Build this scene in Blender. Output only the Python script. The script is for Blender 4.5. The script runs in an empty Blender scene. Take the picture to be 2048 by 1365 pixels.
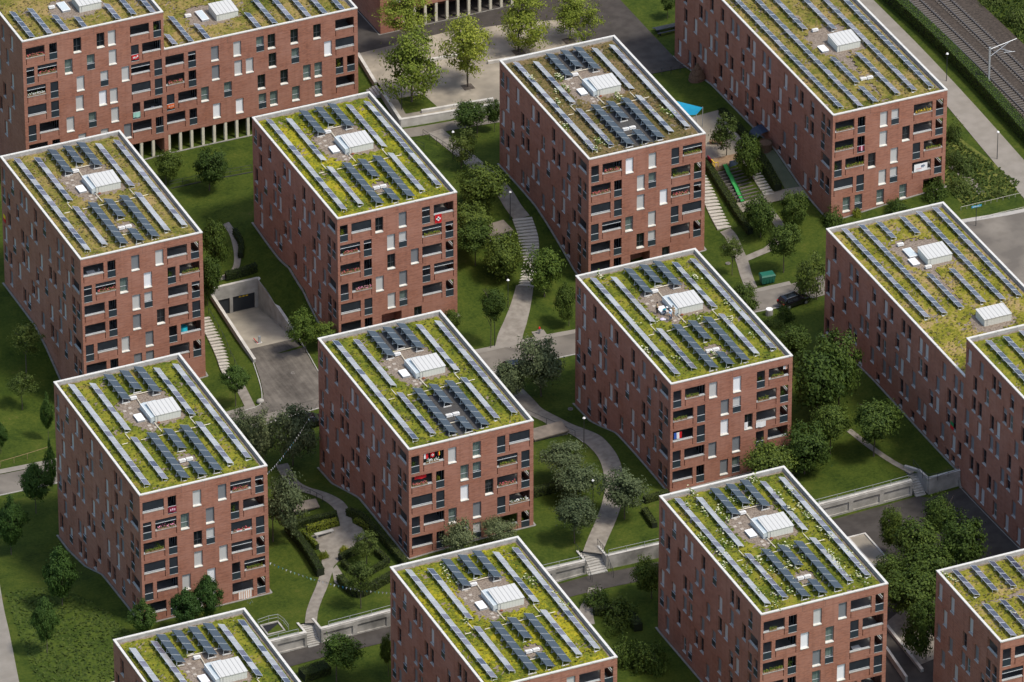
import bpy, bmesh, math, random
import numpy as np
from mathutils import Vector, Matrix
from mathutils.geometry import tessellate_polygon
R = math.radians
scene = bpy.context.scene
C = scene.collection
rnd = random.Random(7)

# ------------------------------------------------------------------ camera, sky, sun, exposure
cam = bpy.data.cameras.new('camera'); cam_o = bpy.data.objects.new('camera', cam); C.objects.link(cam_o)
cam_o.location = (-338.3424, -794.2521, 562.4055)
cam_o.rotation_euler = (1.02295778, 0.00062821, -0.41816728)
cam.lens = 285.0656; cam.sensor_width = 36; cam.clip_start = 10; cam.clip_end = 6000
scene.camera = cam_o
SUN_EL, SUN_DIR = R(61), Vector((math.cos(R(52)), -math.sin(R(52)), 0))
sdir = Vector((SUN_DIR.x*math.cos(SUN_EL), SUN_DIR.y*math.cos(SUN_EL), math.sin(SUN_EL)))
w = bpy.data.worlds.new('World'); scene.world = w; w.use_nodes = True
nt = w.node_tree
sky = nt.nodes.new('ShaderNodeTexSky'); sky.sky_type = 'NISHITA'; sky.sun_disc = False
sky.sun_elevation = SUN_EL; sky.sun_rotation = math.atan2(sdir.x, sdir.y)
sky.air_density = 1.2; sky.dust_density = 2.5
bg = nt.nodes['Background']; bg.inputs['Strength'].default_value = 0.15
nt.links.new(sky.outputs[0], bg.inputs['Color'])
sl = bpy.data.lights.new('sun', 'SUN'); sl.energy = 2.5; sl.angle = R(8); sl.color = (1, 0.94, 0.85)
so = bpy.data.objects.new('sun', sl); C.objects.link(so); so.rotation_euler = sdir.to_track_quat('Z', 'Y').to_euler()
so.location = (0, 0, 200)
vs = scene.view_settings; vs.view_transform = 'Standard'; vs.look = 'None'; vs.gamma = 1; vs.exposure = 0.36
scene.cycles.max_bounces = 6; scene.cycles.diffuse_bounces = 3; scene.cycles.glossy_bounces = 3
scene.cycles.transmission_bounces = 3; scene.cycles.transparent_max_bounces = 6

# ------------------------------------------------------------------ materials
MAT = {}
def M(name, c, c2=None, scale=1.0, rough=0.8, bump=0.0, metal=0.0, detail=5, island=None, spec=0.4, trans=0.0, lo=.35, hi=.65, obj=False, c3=None, scale3=.3):
    m = bpy.data.materials.new(name); m.use_nodes = True; n = m.node_tree.nodes; l = m.node_tree.links
    b = n['Principled BSDF']; b.inputs['Roughness'].default_value = rough; b.inputs['Metallic'].default_value = metal
    b.inputs['Specular IOR Level'].default_value = spec
    b.inputs['Base Color'].default_value = (*c, 1)
    col = None
    if c2 is not None:
        if island:
            g = n.new('ShaderNodeNewGeometry'); src = g.outputs['Random Per Island']
        else:
            no = n.new('ShaderNodeTexNoise'); no.inputs['Scale'].default_value = scale; no.inputs['Detail'].default_value = detail
            if obj: tc = n.new('ShaderNodeTexCoord'); l.new(tc.outputs['Object'], no.inputs['Vector'])
            else: g = n.new('ShaderNodeNewGeometry'); l.new(g.outputs['Position'], no.inputs['Vector'])
            src = no.outputs['Fac']
        r = n.new('ShaderNodeValToRGB'); e = r.color_ramp.elements
        e[0].color = (*c, 1); e[1].color = (*c2, 1)
        if not island: e[0].position = lo; e[1].position = hi
        l.new(src, r.inputs['Fac']); col = r.outputs['Color']
        if c3 is not None:
            n3 = n.new('ShaderNodeTexNoise'); n3.inputs['Scale'].default_value = scale3; n3.inputs['Detail'].default_value = 3
            g3 = n.new('ShaderNodeNewGeometry'); l.new(g3.outputs['Position'], n3.inputs['Vector'])
            r3 = n.new('ShaderNodeValToRGB'); r3.color_ramp.elements[0].position = .45; r3.color_ramp.elements[1].position = .62
            l.new(n3.outputs['Fac'], r3.inputs['Fac'])
            mx = n.new('ShaderNodeMix'); mx.data_type = 'RGBA'; l.new(r3.outputs['Color'], mx.inputs['Factor'])
            l.new(col, mx.inputs['A']); mx.inputs['B'].default_value = (*c3, 1); col = mx.outputs['Result']
        if island and name.startswith('leaf'):
            oi = n.new('ShaderNodeObjectInfo'); mr = n.new('ShaderNodeMapRange'); mr.inputs['To Min'].default_value = .78; mr.inputs['To Max'].default_value = 1.3
            hv = n.new('ShaderNodeHueSaturation'); l.new(oi.outputs['Random'], mr.inputs['Value']); l.new(mr.outputs[0], hv.inputs['Value'])
            mh = n.new('ShaderNodeMapRange'); mh.inputs['To Min'].default_value = .515; mh.inputs['To Max'].default_value = .485; l.new(oi.outputs['Random'], mh.inputs['Value']); l.new(mh.outputs[0], hv.inputs['Hue'])
            l.new(col, hv.inputs['Color']); col = hv.outputs['Color']
        l.new(col, b.inputs['Base Color'])
        if bump and not island:
            bp = n.new('ShaderNodeBump'); bp.inputs['Strength'].default_value = bump; bp.inputs['Distance'].default_value = 0.1
            l.new(src, bp.inputs['Height']); l.new(bp.outputs['Normal'], b.inputs['Normal'])
    if trans:
        t = n.new('ShaderNodeBsdfTranslucent'); mxs = n.new('ShaderNodeMixShader'); mxs.inputs[0].default_value = trans
        if col: l.new(col, t.inputs['Color'])
        else: t.inputs['Color'].default_value = (*c, 1)
        l.new(b.outputs[0], mxs.inputs[1]); l.new(t.outputs[0], mxs.inputs[2]); l.new(mxs.outputs[0], n['Material Output'].inputs['Surface'])
    MAT[name] = m
    return m

def brick_material():
    m = bpy.data.materials.new('brick'); m.use_nodes = True; n = m.node_tree.nodes; l = m.node_tree.links
    b = n['Principled BSDF']; b.inputs['Roughness'].default_value = .85; b.inputs['Specular IOR Level'].default_value = .25
    tc = n.new('ShaderNodeTexCoord'); sp = n.new('ShaderNodeSeparateXYZ'); l.new(tc.outputs['Object'], sp.inputs[0])
    ad = n.new('ShaderNodeMath'); ad.operation = 'ADD'; l.new(sp.outputs['X'], ad.inputs[0]); l.new(sp.outputs['Y'], ad.inputs[1])
    cb = n.new('ShaderNodeCombineXYZ'); l.new(ad.outputs[0], cb.inputs['X']); l.new(sp.outputs['Z'], cb.inputs['Y'])
    br = n.new('ShaderNodeTexBrick'); br.inputs['Scale'].default_value = 1.0
    br.inputs['Brick Width'].default_value = .36; br.inputs['Row Height'].default_value = .105; br.inputs['Mortar Size'].default_value = .012
    br.inputs['Color1'].default_value = (.390, .156, .091, 1); br.inputs['Color2'].default_value = (.215, .082, .052, 1); br.inputs['Mortar'].default_value = (.24, .135, .105, 1)
    br.inputs['Bias'].default_value = -.1
    l.new(cb.outputs[0], br.inputs['Vector'])
    # broad weathering, whitish bloom towards the top courses and streaks along the courses
    no = n.new('ShaderNodeTexNoise'); no.inputs['Scale'].default_value = .35; no.inputs['Detail'].default_value = 5
    g = n.new('ShaderNodeNewGeometry'); l.new(g.outputs['Position'], no.inputs['Vector'])
    mp = n.new('ShaderNodeMapping'); mp.inputs['Scale'].default_value = (.5, 5.5, 1); l.new(cb.outputs[0], mp.inputs['Vector'])
    n2 = n.new('ShaderNodeTexNoise'); n2.inputs['Scale'].default_value = 1.0; n2.inputs['Detail'].default_value = 4; l.new(mp.outputs[0], n2.inputs['Vector'])
    av = n.new('ShaderNodeMath'); av.operation = 'ADD'; l.new(no.outputs['Fac'], av.inputs[0]); l.new(n2.outputs['Fac'], av.inputs[1])
    rp = n.new('ShaderNodeValToRGB'); rp.color_ramp.elements[0].position = .75; rp.color_ramp.elements[1].position = 1.3
    hs = n.new('ShaderNodeMath'); hs.operation = 'MULTIPLY'; hs.inputs[1].default_value = .5
    rp.color_ramp.elements[0].position = .38; rp.color_ramp.elements[1].position = .64
    l.new(av.outputs[0], hs.inputs[0]); l.new(hs.outputs[0], rp.inputs['Fac'])
    mx = n.new('ShaderNodeMix'); mx.data_type = 'RGBA'
    ml = n.new('ShaderNodeMath'); ml.operation = 'MULTIPLY'; ml.inputs[1].default_value = .7; l.new(rp.outputs['Color'], ml.inputs[0])
    l.new(ml.outputs[0], mx.inputs['Factor']); l.new(br.outputs['Color'], mx.inputs['A']); mx.inputs['B'].default_value = (.40, .205, .150, 1)
    m3 = n.new('ShaderNodeMapping'); m3.inputs['Scale'].default_value = (2.2, .10, 1); l.new(cb.outputs[0], m3.inputs['Vector'])
    n3 = n.new('ShaderNodeTexNoise'); n3.inputs['Scale'].default_value = 1.0; n3.inputs['Detail'].default_value = 3; l.new(m3.outputs[0], n3.inputs['Vector'])
    r3 = n.new('ShaderNodeValToRGB'); r3.color_ramp.elements[0].position = .30; r3.color_ramp.elements[0].color = (.70, .68, .66, 1); r3.color_ramp.elements[1].position = .52; r3.color_ramp.elements[1].color = (1, 1, 1, 1)
    l.new(n3.outputs['Fac'], r3.inputs['Fac'])
    mu = n.new('ShaderNodeMix'); mu.data_type = 'RGBA'; mu.blend_type = 'MULTIPLY'; mu.inputs['Factor'].default_value = .42
    l.new(mx.outputs['Result'], mu.inputs['A']); l.new(r3.outputs['Color'], mu.inputs['B']); l.new(mu.outputs['Result'], b.inputs['Base Color'])
    MAT['brick'] = m
brick_material()

def stripes(name, ca, cbb, freq, axis='X', rough=.5, metal=0., width=.12, spec=.4, noise=0.):
    """two colours in thin lines along one object axis (standing seams, blind slats, panel joints)"""
    m = bpy.data.materials.new(name); m.use_nodes = True; n = m.node_tree.nodes; l = m.node_tree.links
    b = n['Principled BSDF']; b.inputs['Roughness'].default_value = rough; b.inputs['Metallic'].default_value = metal; b.inputs['Specular IOR Level'].default_value = spec
    tc = n.new('ShaderNodeTexCoord'); sp = n.new('ShaderNodeSeparateXYZ'); l.new(tc.outputs['Object'], sp.inputs[0])
    a = n.new('ShaderNodeMath'); a.operation = 'MULTIPLY'; a.inputs[1].default_value = freq; 
    if axis == 'S': s2 = n.new('ShaderNodeMath'); l.new(sp.outputs['X'], s2.inputs[0]); l.new(sp.outputs['Y'], s2.inputs[1]); l.new(s2.outputs[0], a.inputs[0])
    else: l.new(sp.outputs[axis], a.inputs[0])
    fr = n.new('ShaderNodeMath'); fr.operation = 'FRACT'; l.new(a.outputs[0], fr.inputs[0])
    lt = n.new('ShaderNodeMath'); lt.operation = 'LESS_THAN'; lt.inputs[1].default_value = width; l.new(fr.outputs[0], lt.inputs[0])
    mx = n.new('ShaderNodeMix'); mx.data_type = 'RGBA'; l.new(lt.outputs[0], mx.inputs['Factor'])
    mx.inputs['A'].default_value = (*ca, 1); mx.inputs['B'].default_value = (*cbb, 1)
    l.new(mx.outputs['Result'], b.inputs['Base Color'])
    MAT[name] = m

stripes('coping', (.60, .58, .53), (.33, .32, .30), .36, 'S', .45, width=.03)
M('parapet_inner', (.42, .41, .385), (.30, .29, .27), 1.2, .7)
M('concrete', (.40, .385, .35), (.27, .26, .235), .7, .85, .1)
M('concrete_pale', (.56, .54, .49), (.42, .40, .36), .8, .8)
M('coping_stone', (.42, .40, .36), (.34, .32, .29), 2., .8)
M('concrete_stain', (.42, .40, .36), (.16, .155, .14), .45, .9)
M('sill', (.62, .60, .54), (.5, .48, .42), 2., .6)
M('frame', (.06, .065, .07), rough=.4)
M('joint', (.13, .06, .045), rough=.9)
M('frame_pale', (.42, .44, .45), rough=.4)
M('glass', (.012, .016, .02), rough=.06, spec=.6)
stripes('curtain', (.16, .21, .19), (.07, .10, .09), 5., 'X', .25, width=.35, spec=.6)
stripes('blind_light', (.52, .52, .50), (.44, .44, .42), 9., 'Z', .6)
stripes('blind_white', (.82, .83, .84), (.74, .75, .76), 9., 'Z', .6)
stripes('blind_dark', (.19, .20, .21), (.15, .16, .17), 9., 'Z', .6)
M('railing', (.028, .04, .05), rough=.35)
M('awning', (.019, .024, .03), (.025, .03, .037), 1.5, .7, spec=.2)
M('awning_bar', (.55, .57, .58), rough=.4)
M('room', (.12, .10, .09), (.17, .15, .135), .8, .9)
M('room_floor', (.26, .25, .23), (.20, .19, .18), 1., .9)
M('seat_white', (.75, .76, .76), rough=.5)
M('gravel', (.13, .098, .072), (.27, .22, .172), 5., .95, .35)
M('membrane', (.045, .042, .04), (.07, .066, .06), 3., .9, .2)
M('paver', (.42, .37, .31), (.34, .3, .25), 2., .9)
SED = {}
def ground_mix(name, cols, s1, s2, mix=.5, rough=.95, bump=.6, dist=.12, lo=.30, hi=.70, streak=None):
    """two octaves of noise drive one ramp of plant colours"""
    m = bpy.data.materials.new(name); m.use_nodes = True; n = m.node_tree.nodes; l = m.node_tree.links
    b = n['Principled BSDF']; b.inputs['Roughness'].default_value = rough; b.inputs['Specular IOR Level'].default_value = .15
    g = n.new('ShaderNodeNewGeometry'); f = []
    for sc_ in (s1, s2):
        no = n.new('ShaderNodeTexNoise'); no.inputs['Scale'].default_value = sc_; no.inputs['Detail'].default_value = 8; no.inputs['Roughness'].default_value = .68
        if streak and sc_ == s2:
            mp = n.new('ShaderNodeMapping'); mp.inputs['Scale'].default_value = streak; l.new(g.outputs['Position'], mp.inputs['Vector']); l.new(mp.outputs[0], no.inputs['Vector'])
        else: l.new(g.outputs['Position'], no.inputs['Vector'])
        f.append(no.outputs['Fac'])
    mx = n.new('ShaderNodeMix'); mx.inputs['Factor'].default_value = mix; l.new(f[0], mx.inputs['A']); l.new(f[1], mx.inputs['B'])
    r = n.new('ShaderNodeValToRGB'); e = r.color_ramp.elements
    while len(e) < len(cols): e.new(.5)
    for i, c in enumerate(cols): e[i].position = lo+(hi-lo)*i/(len(cols)-1); e[i].color = (*c, 1)
    l.new(mx.outputs['Result'], r.inputs['Fac']); l.new(r.outputs['Color'], b.inputs['Base Color'])
    bp = n.new('ShaderNodeBump'); bp.inputs['Strength'].default_value = bump; bp.inputs['Distance'].default_value = dist
    l.new(f[1], bp.inputs['Height']); l.new(bp.outputs['Normal'], b.inputs['Normal'])
    MAT[name] = m; return m
def sedum(name, cols): SED[name] = ground_mix('sedum_'+name, cols, .26, 2.6, .40, lo=.37, hi=.63)
sedum('green', [(.035, .058, .006), (.075, .098, .010), (.140, .150, .015), (.215, .20, .022), (.20, .14, .05)])
sedum('yellow', [(.040, .065, .006), (.085, .105, .010), (.155, .165, .015), (.31, .27, .014), (.30, .22, .04)])
sedum('tan', [(.05, .068, .009), (.105, .11, .017), (.18, .155, .034), (.26, .19, .07), (.29, .20, .09)])
sedum('moss', [(0.056, 0.074, 0.008), (0.123, 0.125, 0.013), (0.213, 0.194, 0.022), (0.291, 0.211, 0.088), (0.347, 0.239, 0.132)])
sedum('dry', [(0.040, 0.048, 0.011), (0.076, 0.074, 0.017), (0.125, 0.096, 0.033), (0.179, 0.125, 0.061), (0.215, 0.142, 0.084)])
for nm, a, b2 in (('moss', (.08, .09, .012), (.30, .23, .08)), ('green', (.06, .085, .012), (.22, .20, .035)), ('yellow', (.10, .10, .012), (.42, .36, .02)), ('tan', (.10, .09, .02), (.36, .27, .11)), ('dry', (.07, .075, .02), (.27, .2, .09))):
    M('tuft_'+nm, tuple(c*.95 for c in a), tuple(c*.85 for c in b2), island=True, rough=.95, trans=.3)
M('bloom', (.50, .50, .26), (.70, .69, .50), island=True, rough=.9, trans=.2)
M('bloom_green', (.11, .17, .025), (.22, .28, .05), island=True, rough=.9, trans=.25)
M('pv_sky_pale', (.30, .29, .29), (.46, .45, .44), .35, .22, metal=.3, spec=.8, detail=2)  # pale base colour stands in for bright sky reflected by the modules
M('pv_sky_lilac', (.13, .12, .155), (.24, .225, .26), .35, .2, metal=.3, spec=.8, detail=2)  # lilac base colour, a dimmer sky reflection painted in
M('pv_blue', (.045, .05, .085), (.10, .105, .14), .35, .18, metal=.3, spec=.9, detail=2)
M('pv_frame', (.80, .81, .82), rough=.35, metal=.6)
stripes('collector', (.050, .066, .082), (.034, .046, .059), 6., 'X', .38, width=.25)
M('bracket', (.45, .48, .48), rough=.5)
M('ballast', (.55, .54, .51), rough=.8)
stripes('hut_roof', (.52, .515, .485), (.27, .265, .25), 1.75, 'X', .5, width=.13)
stripes('hut_wall', (.60, .61, .55), (.40, .41, .37), 2.6, 'X', .5, width=.06)
M('hut_glass', (.52, .57, .57), rough=.12, spec=.6)
M('white_metal', (.78, .78, .76), rough=.45)
M('pipe', (.66, .60, .46), rough=.6)
# ground
ground_mix('grass', [(.018, .033, .004), (.031, .051, .0055), (.046, .067, .008), (.061, .080, .010), (.090, .088, .022)], .25, 2.6, .45, bump=.35, lo=.36, hi=.66)
ground_mix('driveway', [(.065, .057, .049), (.10, .088, .074), (.14, .124, .104), (.18, .16, .133)], .28, 1.3, .35, bump=.05, lo=.36, hi=.64, streak=(1.6, .12, 1))
ground_mix('wild', [(.040, .055, .009), (.085, .10, .018), (.13, .14, .03), (.17, .155, .055)], .4, 3.0, .5, lo=.36, hi=.64)
ground_mix('meadow', [(.022, .040, .005), (.040, .064, .008), (.062, .088, .012), (.095, .115, .022)], .3, 2.6, .45, lo=.36, hi=.66)
M('blade', (.04, .072, .010), (.10, .135, .025), island=True, rough=.95, trans=.4)
M('asphalt', (0.154, 0.135, 0.110), (0.207, 0.183, 0.150), .5, .92, .08, c3=(0.119, 0.104, 0.086), scale3=.25)
M('asphalt_dark', (.040, .034, .029), (.060, .052, .045), .7, .92, .08)
M('road_pale', (.21, .188, .155), (.25, .225, .19), .6, .92)
M('path', (0.185, 0.163, 0.133), (0.258, 0.232, 0.194), 1.2, .95, .15)
M('sand', (.26, .228, .175), (.36, .315, .245), .6, .95, .1, c3=(.21, .185, .145), scale3=.16)
M('step_pale', (.46, .43, .37), (.38, .35, .3), 1.5, .85)
M('path_pale', (.36, .32, .25), (.27, .24, .19), .5, .9)
stripes('garage_door', (.02, .025, .03), (.05, .055, .06), 6., 'X', .5)
M('kerb', (.40, .38, .34), (.33, .31, .28), 1.5, .85)
M('plinth', (.25, .235, .21), (.19, .18, .16), 1.2, .9)
M('railbed', (.034, .025, .018), (.066, .050, .037), 2.5, .95, .3)
M('rail', (.20, .17, .15), rough=.35, metal=.8)
M('sleeper', (.12, .105, .09), rough=.9)
M('turf_court', (.085, .10, .06), (.11, .125, .075), .8, .95)
# plants
for nm, a, b2 in (('plaza', (.12, .165, .02), (.26, .30, .04)), ('round', (.036, .066, .010), (.095, .138, .020)), ('silver', (.062, .086, .036), (.15, .18, .08)),
                  ('column', (.034, .075, .013), (.068, .122, .020)), ('loose', (.050, .078, .014), (.12, .155, .030)), ('plane', (.046, .088, .011), (.115, .165, .022)),
                  ('hedge', (.024, .040, .008), (.058, .080, .014)), ('lime', (.12, .15, .012), (.26, .28, .028))):
    M('leaf_'+nm, a, b2, island=True, rough=.7, trans=.3, spec=.25)
M('bark', (.07, .055, .042), (.12, .10, .08), 6., .95)
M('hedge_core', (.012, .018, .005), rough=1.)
# small things
M('steel', (.30, .31, .32), rough=.45, metal=.6)
M('galvanised', (.42, .44, .45), rough=.45, metal=.4)
M('dark_metal', (.03, .033, .036), rough=.5)
M('car_paint', (.006, .006, .008), rough=.12, spec=.7)
M('tyre', (.012, .012, .012), rough=.9)
M('lens', (.7, .7, .68), rough=.2)
M('tail', (.35, .01, .01), rough=.3)
M('bin_green', (.012, .11, .07), rough=.5)
M('wood', (.23, .15, .085), (.30, .2, .12), 3., .85)
M('wicker', (.10, .06, .035), (.15, .09, .055), 5., .9, .3)
M('red', (.55, .012, .018), rough=.8); M('white', (.80, .80, .78), rough=.8); M('blue', (.03, .10, .42), rough=.8)
M('yellow', (.75, .50, .02), rough=.7); M('maroon', (.20, .012, .035), rough=.8); M('orange', (.70, .13, .02), rough=.8)
M('mint', (.35, .62, .52), rough=.8); M('black', (.01, .01, .012), rough=.7); M('slide_green', (.035, .25, .06), (.05, .32, .08), 2., .4)
M('sail', (.012, .34, .55), (.012, .30, .50), .8, .7, trans=.25); M('peach', (.62, .36, .26), rough=.9); M('grey_ink', (.22, .28, .36), rough=.8); M('flag_green', (.01, .20, .06), rough=.8)
M('pink', (.65, .10, .28), (.8, .4, .5), island=True, rough=.8); M('geranium', (.45, .03, .05), (.65, .2, .2), island=True, rough=.8)
M('turquoise', (.02, .42, .52), rough=.6); M('skin', (.50, .30, .21), rough=.6); M('shirt_blue', (.42, .58, .75), rough=.8)
M('denim', (.06, .09, .14), rough=.8); M('khaki', (.35, .27, .15), rough=.8); M('shirt_teal', (.02, .30, .42), rough=.8); M('hair', (.03, .02, .015), rough=.8)
M('rust', (.22, .07, .03), rough=.8); M('lilac', (.55, .50, .62), rough=.8); M('pink_pale', (.75, .45, .55), rough=.8); M('canopy_blue', (.015, .03, .06), rough=.5); M('hi_vis', (.55, .75, .05), rough=.7)

# ------------------------------------------------------------------ mesh helper
class MB:
    def __init__(s): s.v = []; s.f = []; s.m = []; s.mats = []
    def mi(s, m):
        if m not in s.mats: s.mats.append(m)
        return s.mats.index(m)
    def face(s, pts, m):
        k = len(s.v); s.v += [tuple(p) for p in pts]; s.f.append(tuple(range(k, k+len(pts)))); s.m.append(s.mi(m))
    def hexa(s, p, m, skip=()):
        """p: 4 bottom + 4 top corners, counter-clockwise seen from above"""
        k = len(s.v); s.v += [tuple(q) for q in p]; i = s.mi(m)
        for nme, f in (('b', (3, 2, 1, 0)), ('t', (4, 5, 6, 7)), ('0', (0, 1, 5, 4)), ('1', (1, 2, 6, 5)), ('2', (2, 3, 7, 6)), ('3', (3, 0, 4, 7))):
            if nme in skip: continue
            s.f.append(tuple(k+j for j in f)); s.m.append(i)
    def box(s, x0, x1, y0, y1, z0, z1, m, skip=()):
        s.hexa([(x0, y0, z0), (x1, y0, z0), (x1, y1, z0), (x0, y1, z0), (x0, y0, z1), (x1, y0, z1), (x1, y1, z1), (x0, y1, z1)], m, skip)
    def tube(s, a, b, r, m, n=8, r2=None, caps=True):
        a = Vector(a); b = Vector(b); d = (b-a).normalized(); r2 = r if r2 is None else r2
        x = d.orthogonal().normalized(); y = d.cross(x); k = len(s.v); i = s.mi(m)
        for c, q in ((a, r), (b, r2)):
            for j in range(n):
                t = 2*math.pi*j/n; s.v.append(tuple(c+x*q*math.cos(t)+y*q*math.sin(t)))
        for j in range(n):
            j2 = (j+1) % n; s.f.append((k+j, k+j2, k+n+j2, k+n+j)); s.m.append(i)
        if caps:
            s.f.append(tuple(k+j for j in reversed(range(n)))); s.m.append(i)
            s.f.append(tuple(k+n+j for j in range(n))); s.m.append(i)
    def ball(s, c, rx, ry, rz, m, nu=10, nv=6):
        k = len(s.v); i = s.mi(m)
        for a in range(nv+1):
            p = math.pi*a/nv
            for b in range(nu):
                t = 2*math.pi*b/nu
                s.v.append((c[0]+rx*math.sin(p)*math.cos(t), c[1]+ry*math.sin(p)*math.sin(t), c[2]-rz*math.cos(p)))
        for a in range(nv):
            for b in range(nu):
                b2 = (b+1) % nu; s.f.append((k+a*nu+b, k+a*nu+b2, k+(a+1)*nu+b2, k+(a+1)*nu+b)); s.m.append(i)
    def mesh(s, name, smooth=False):
        me = bpy.data.meshes.new(name); me.from_pydata(s.v, [], s.f)
        for m in s.mats: me.materials.append(MAT[m])
        me.polygons.foreach_set('material_index', s.m)
        if smooth: me.polygons.foreach_set('use_smooth', [True]*len(s.f))
        me.update(); return me
    def build(s, name, parent=None, loc=(0, 0, 0), rz=0, smooth=False):
        return link(name, s.mesh(name, smooth), parent, loc, rz)
def link(name, data, parent=None, loc=(0, 0, 0), rz=0, scale=None):
    o = bpy.data.objects.new(name, data); C.objects.link(o); o.location = loc; o.rotation_euler = (0, 0, rz)
    if scale: o.scale = scale
    if parent: o.parent = parent
    return o
def tag(o, label=None, cat=None, group=None, kind=None):
    if label: o['label'] = label
    if cat: o['category'] = cat
    if group: o['group'] = group
    if kind: o['kind'] = kind
    return o
def thing(name, loc, label, cat, group=None, rz=0):
    return tag(link(name, None, None, loc, rz), label, cat, group)

# ------------------------------------------------------------------ terrain
UP = np.array([(-36,33,-2.6),(-36,28,-2.6),(-36,22,-1.5),(-36,16,1.0),(-36,5,1.4),(-18,2,1.66),(-18,12,1.6),(-10,5,2.5),(0,30,0.0),(0,25,0.2),(0,20,2.0),(0,16,3.4),(0,2,3.5),(17,0,4.0),(17,16,3.6),(17,30,0.3),(36,31,0.0),(36,25,0.3),(36,21,1.7),(36,17,3.3),(36,1,3.3),(54,0,3.6),(54,17,3.5),(54,30,1.0),(72,28,3.3),(72,20,4.7),(72,12,5.1),(72,-12,5.1),(-21,62,-4.5),(-21,69,-3.8),(-21,74,-1.5),(-21,78,-0.2),(-21,91,-0.2),(-3,60,-2.6),(-3,75,0.0),(14,60,-0.2),(14,63,0.3),(14,68,2.6),(14,73,3.5),(14,86,3.4),(31,56,0.6),(31,70,3.0),(31,80,3.6),(51,57,0.0),(51,61,0.1),(51,65,1.4),(51,70,2.7),(51,74,3.5),(51,87,3.4),(68,57,1.5),(86,54,3.3),(86,61,3.6),(86,65,4.3),(86,71,5.6),(86,92,5.2),(86,103,3.1),(-36,40,-2.8),(-10,40,-1.5),(10,38,0.0),(30,38,0.2),(50,38,0.8),(65,38,2.5),(9,109,2.0),(24,109,2.0),(40,110,2.8),(0,100,1.0),(-12,108,1.0),(7,77,1.1),(3,77,0.8),(11,75,1.2),(11,68,0.4),(11,62,-0.3),(2,68,-0.6),(2,60,-1.3),(6,58,-1.05),(6,52,-1.0),(45,98.5,2.3),(57,97.5,2.4),(41,106,2.5),(55,112,2.9),(70,110,3.0),(45,122,2.8),(41,113,2.8),(66,102,2.9)], float)
LO = np.array([(24,-24,0.6),(24,-37,0.8),(20,-11,2.3),(-10,-10,0.9),(-22,-10,0.2),(-50,-10,-0.5),(40,-11,2.0),(53,-11,1.9),(64,-11,2.5),(72,-13,3.2),(72,-30,3.7),(95,-14,3.4),(24,-53,1.0),(-13,-54,0.0),(-50,-55,-1.5),(60,-55,3.0),(41,-53,1.5),(16,-20,1.2),(-20,-25,0.0)], float)
def rbf(P):
    n = len(P); A = np.linalg.norm(P[:, None, :2]-P[None, :, :2], axis=2); m = np.zeros((n+1, n+1)); m[:n, :n] = A-.5*np.eye(n); m[:n, n] = 1; m[n, :n] = 1
    wt = np.linalg.solve(m, np.append(P[:, 2], 0))
    def f(u, v):
        u = np.clip(np.asarray(u, float), -75, 150); v = np.clip(np.asarray(v, float), -95, 165)
        return np.hypot(u[..., None]-P[:, 0], v[..., None]-P[:, 1]) @ wt[:n] + wt[n]
    return f
f_up, f_lo = rbf(UP), rbf(LO)
WU = [-75, -22, -7, 20, 53, 66, 66.6, 72, 200]; WV = [-8.4, -8.7, -9.7, -10.4, -10.6, -11.2, -12.2, -12.4, -12.4]
def wall_v(u): return np.interp(u, WU, WV)
PIT = (3.2, 10.1, 59.5, 75.2)       # the garage ramp
def pit_z(v): return np.interp(v, [59.5, 63, 75.2], [-1.05, -1.35, -3.3])
def gz(u, v):
    if v >= wall_v(u):
        if PIT[0] < u < PIT[1] and PIT[2] < v < PIT[3]: return float(pit_z(v))
        return float(f_up(u, v))
    return float(f_lo(u, v))
def axis(a, b, lo, hi, extra=()):
    x = list(np.arange(a, b+.01, 1.0)); s = 2.
    e = x[0]
    while e > lo: e -= s; x.insert(0, e); s *= 1.5
    s = 2.; e = x[-1]
    while e < hi: e += s; x.append(e); s *= 1.5
    return sorted(set([round(float(t), 3) for t in x]+list(extra)))
def sheet(name, us, rows, zf, mat, drop=None):
    """structured grid: rows(i, u) gives v"""
    nu, nv = len(us), len(rows[0]); U = np.repeat(np.array(us)[:, None], nv, 1); V = np.array(rows)
    Z = zf(U, V); co = np.stack([U, V, Z], 2).reshape(-1, 3)
    fs = []
    for i in range(nu-1):
        for j in range(nv-1):
            if drop and drop((us[i]+us[i+1])/2, (V[i, j]+V[i, j+1])/2): continue
            fs.append((i*nv+j, (i+1)*nv+j, (i+1)*nv+j+1, i*nv+j+1))
    me = bpy.data.meshes.new(name); me.from_pydata(co.tolist(), [], fs); me.materials.append(MAT[mat])
    me.polygons.foreach_set('use_smooth', [True]*len(fs)); me.update()
    return link(name, me)
CUTS = ((-17.95, -16.15), (19.85, 22.55), (65.6, 67.1))      # where stairs cut into the upper lawn
us = axis(-62, 140, -900, 900, PIT[:2]+(66.6,)+tuple(c for q in CUTS for c in q))
vg = np.array(axis(-8, 150, -8, 1500, PIT[2:])); vg = vg[vg > -6]
tag(sheet('lawn_ground', us, [np.concatenate([[wall_v(u), wall_v(u)+1.2, wall_v(u)+2.4], vg]) for u in us], f_up, 'grass', lambda u, v: (PIT[0] < u < PIT[1] and PIT[2] < v < PIT[3]) or (v < wall_v(u)+2.4 and any(a < u < b for a, b in CUTS))), kind='structure')
vl = np.array([0, 1, 2, 3, 4, 5, 6, 7, 8, 10, 12, 14, 16, 19, 22, 26, 30, 35, 40, 50, 70, 110, 200, 500, 1200], float)
tag(sheet('lower_ground', us, [wall_v(u)-vl[::-1] for u in us], f_lo, 'grass'), kind='structure')

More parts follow.
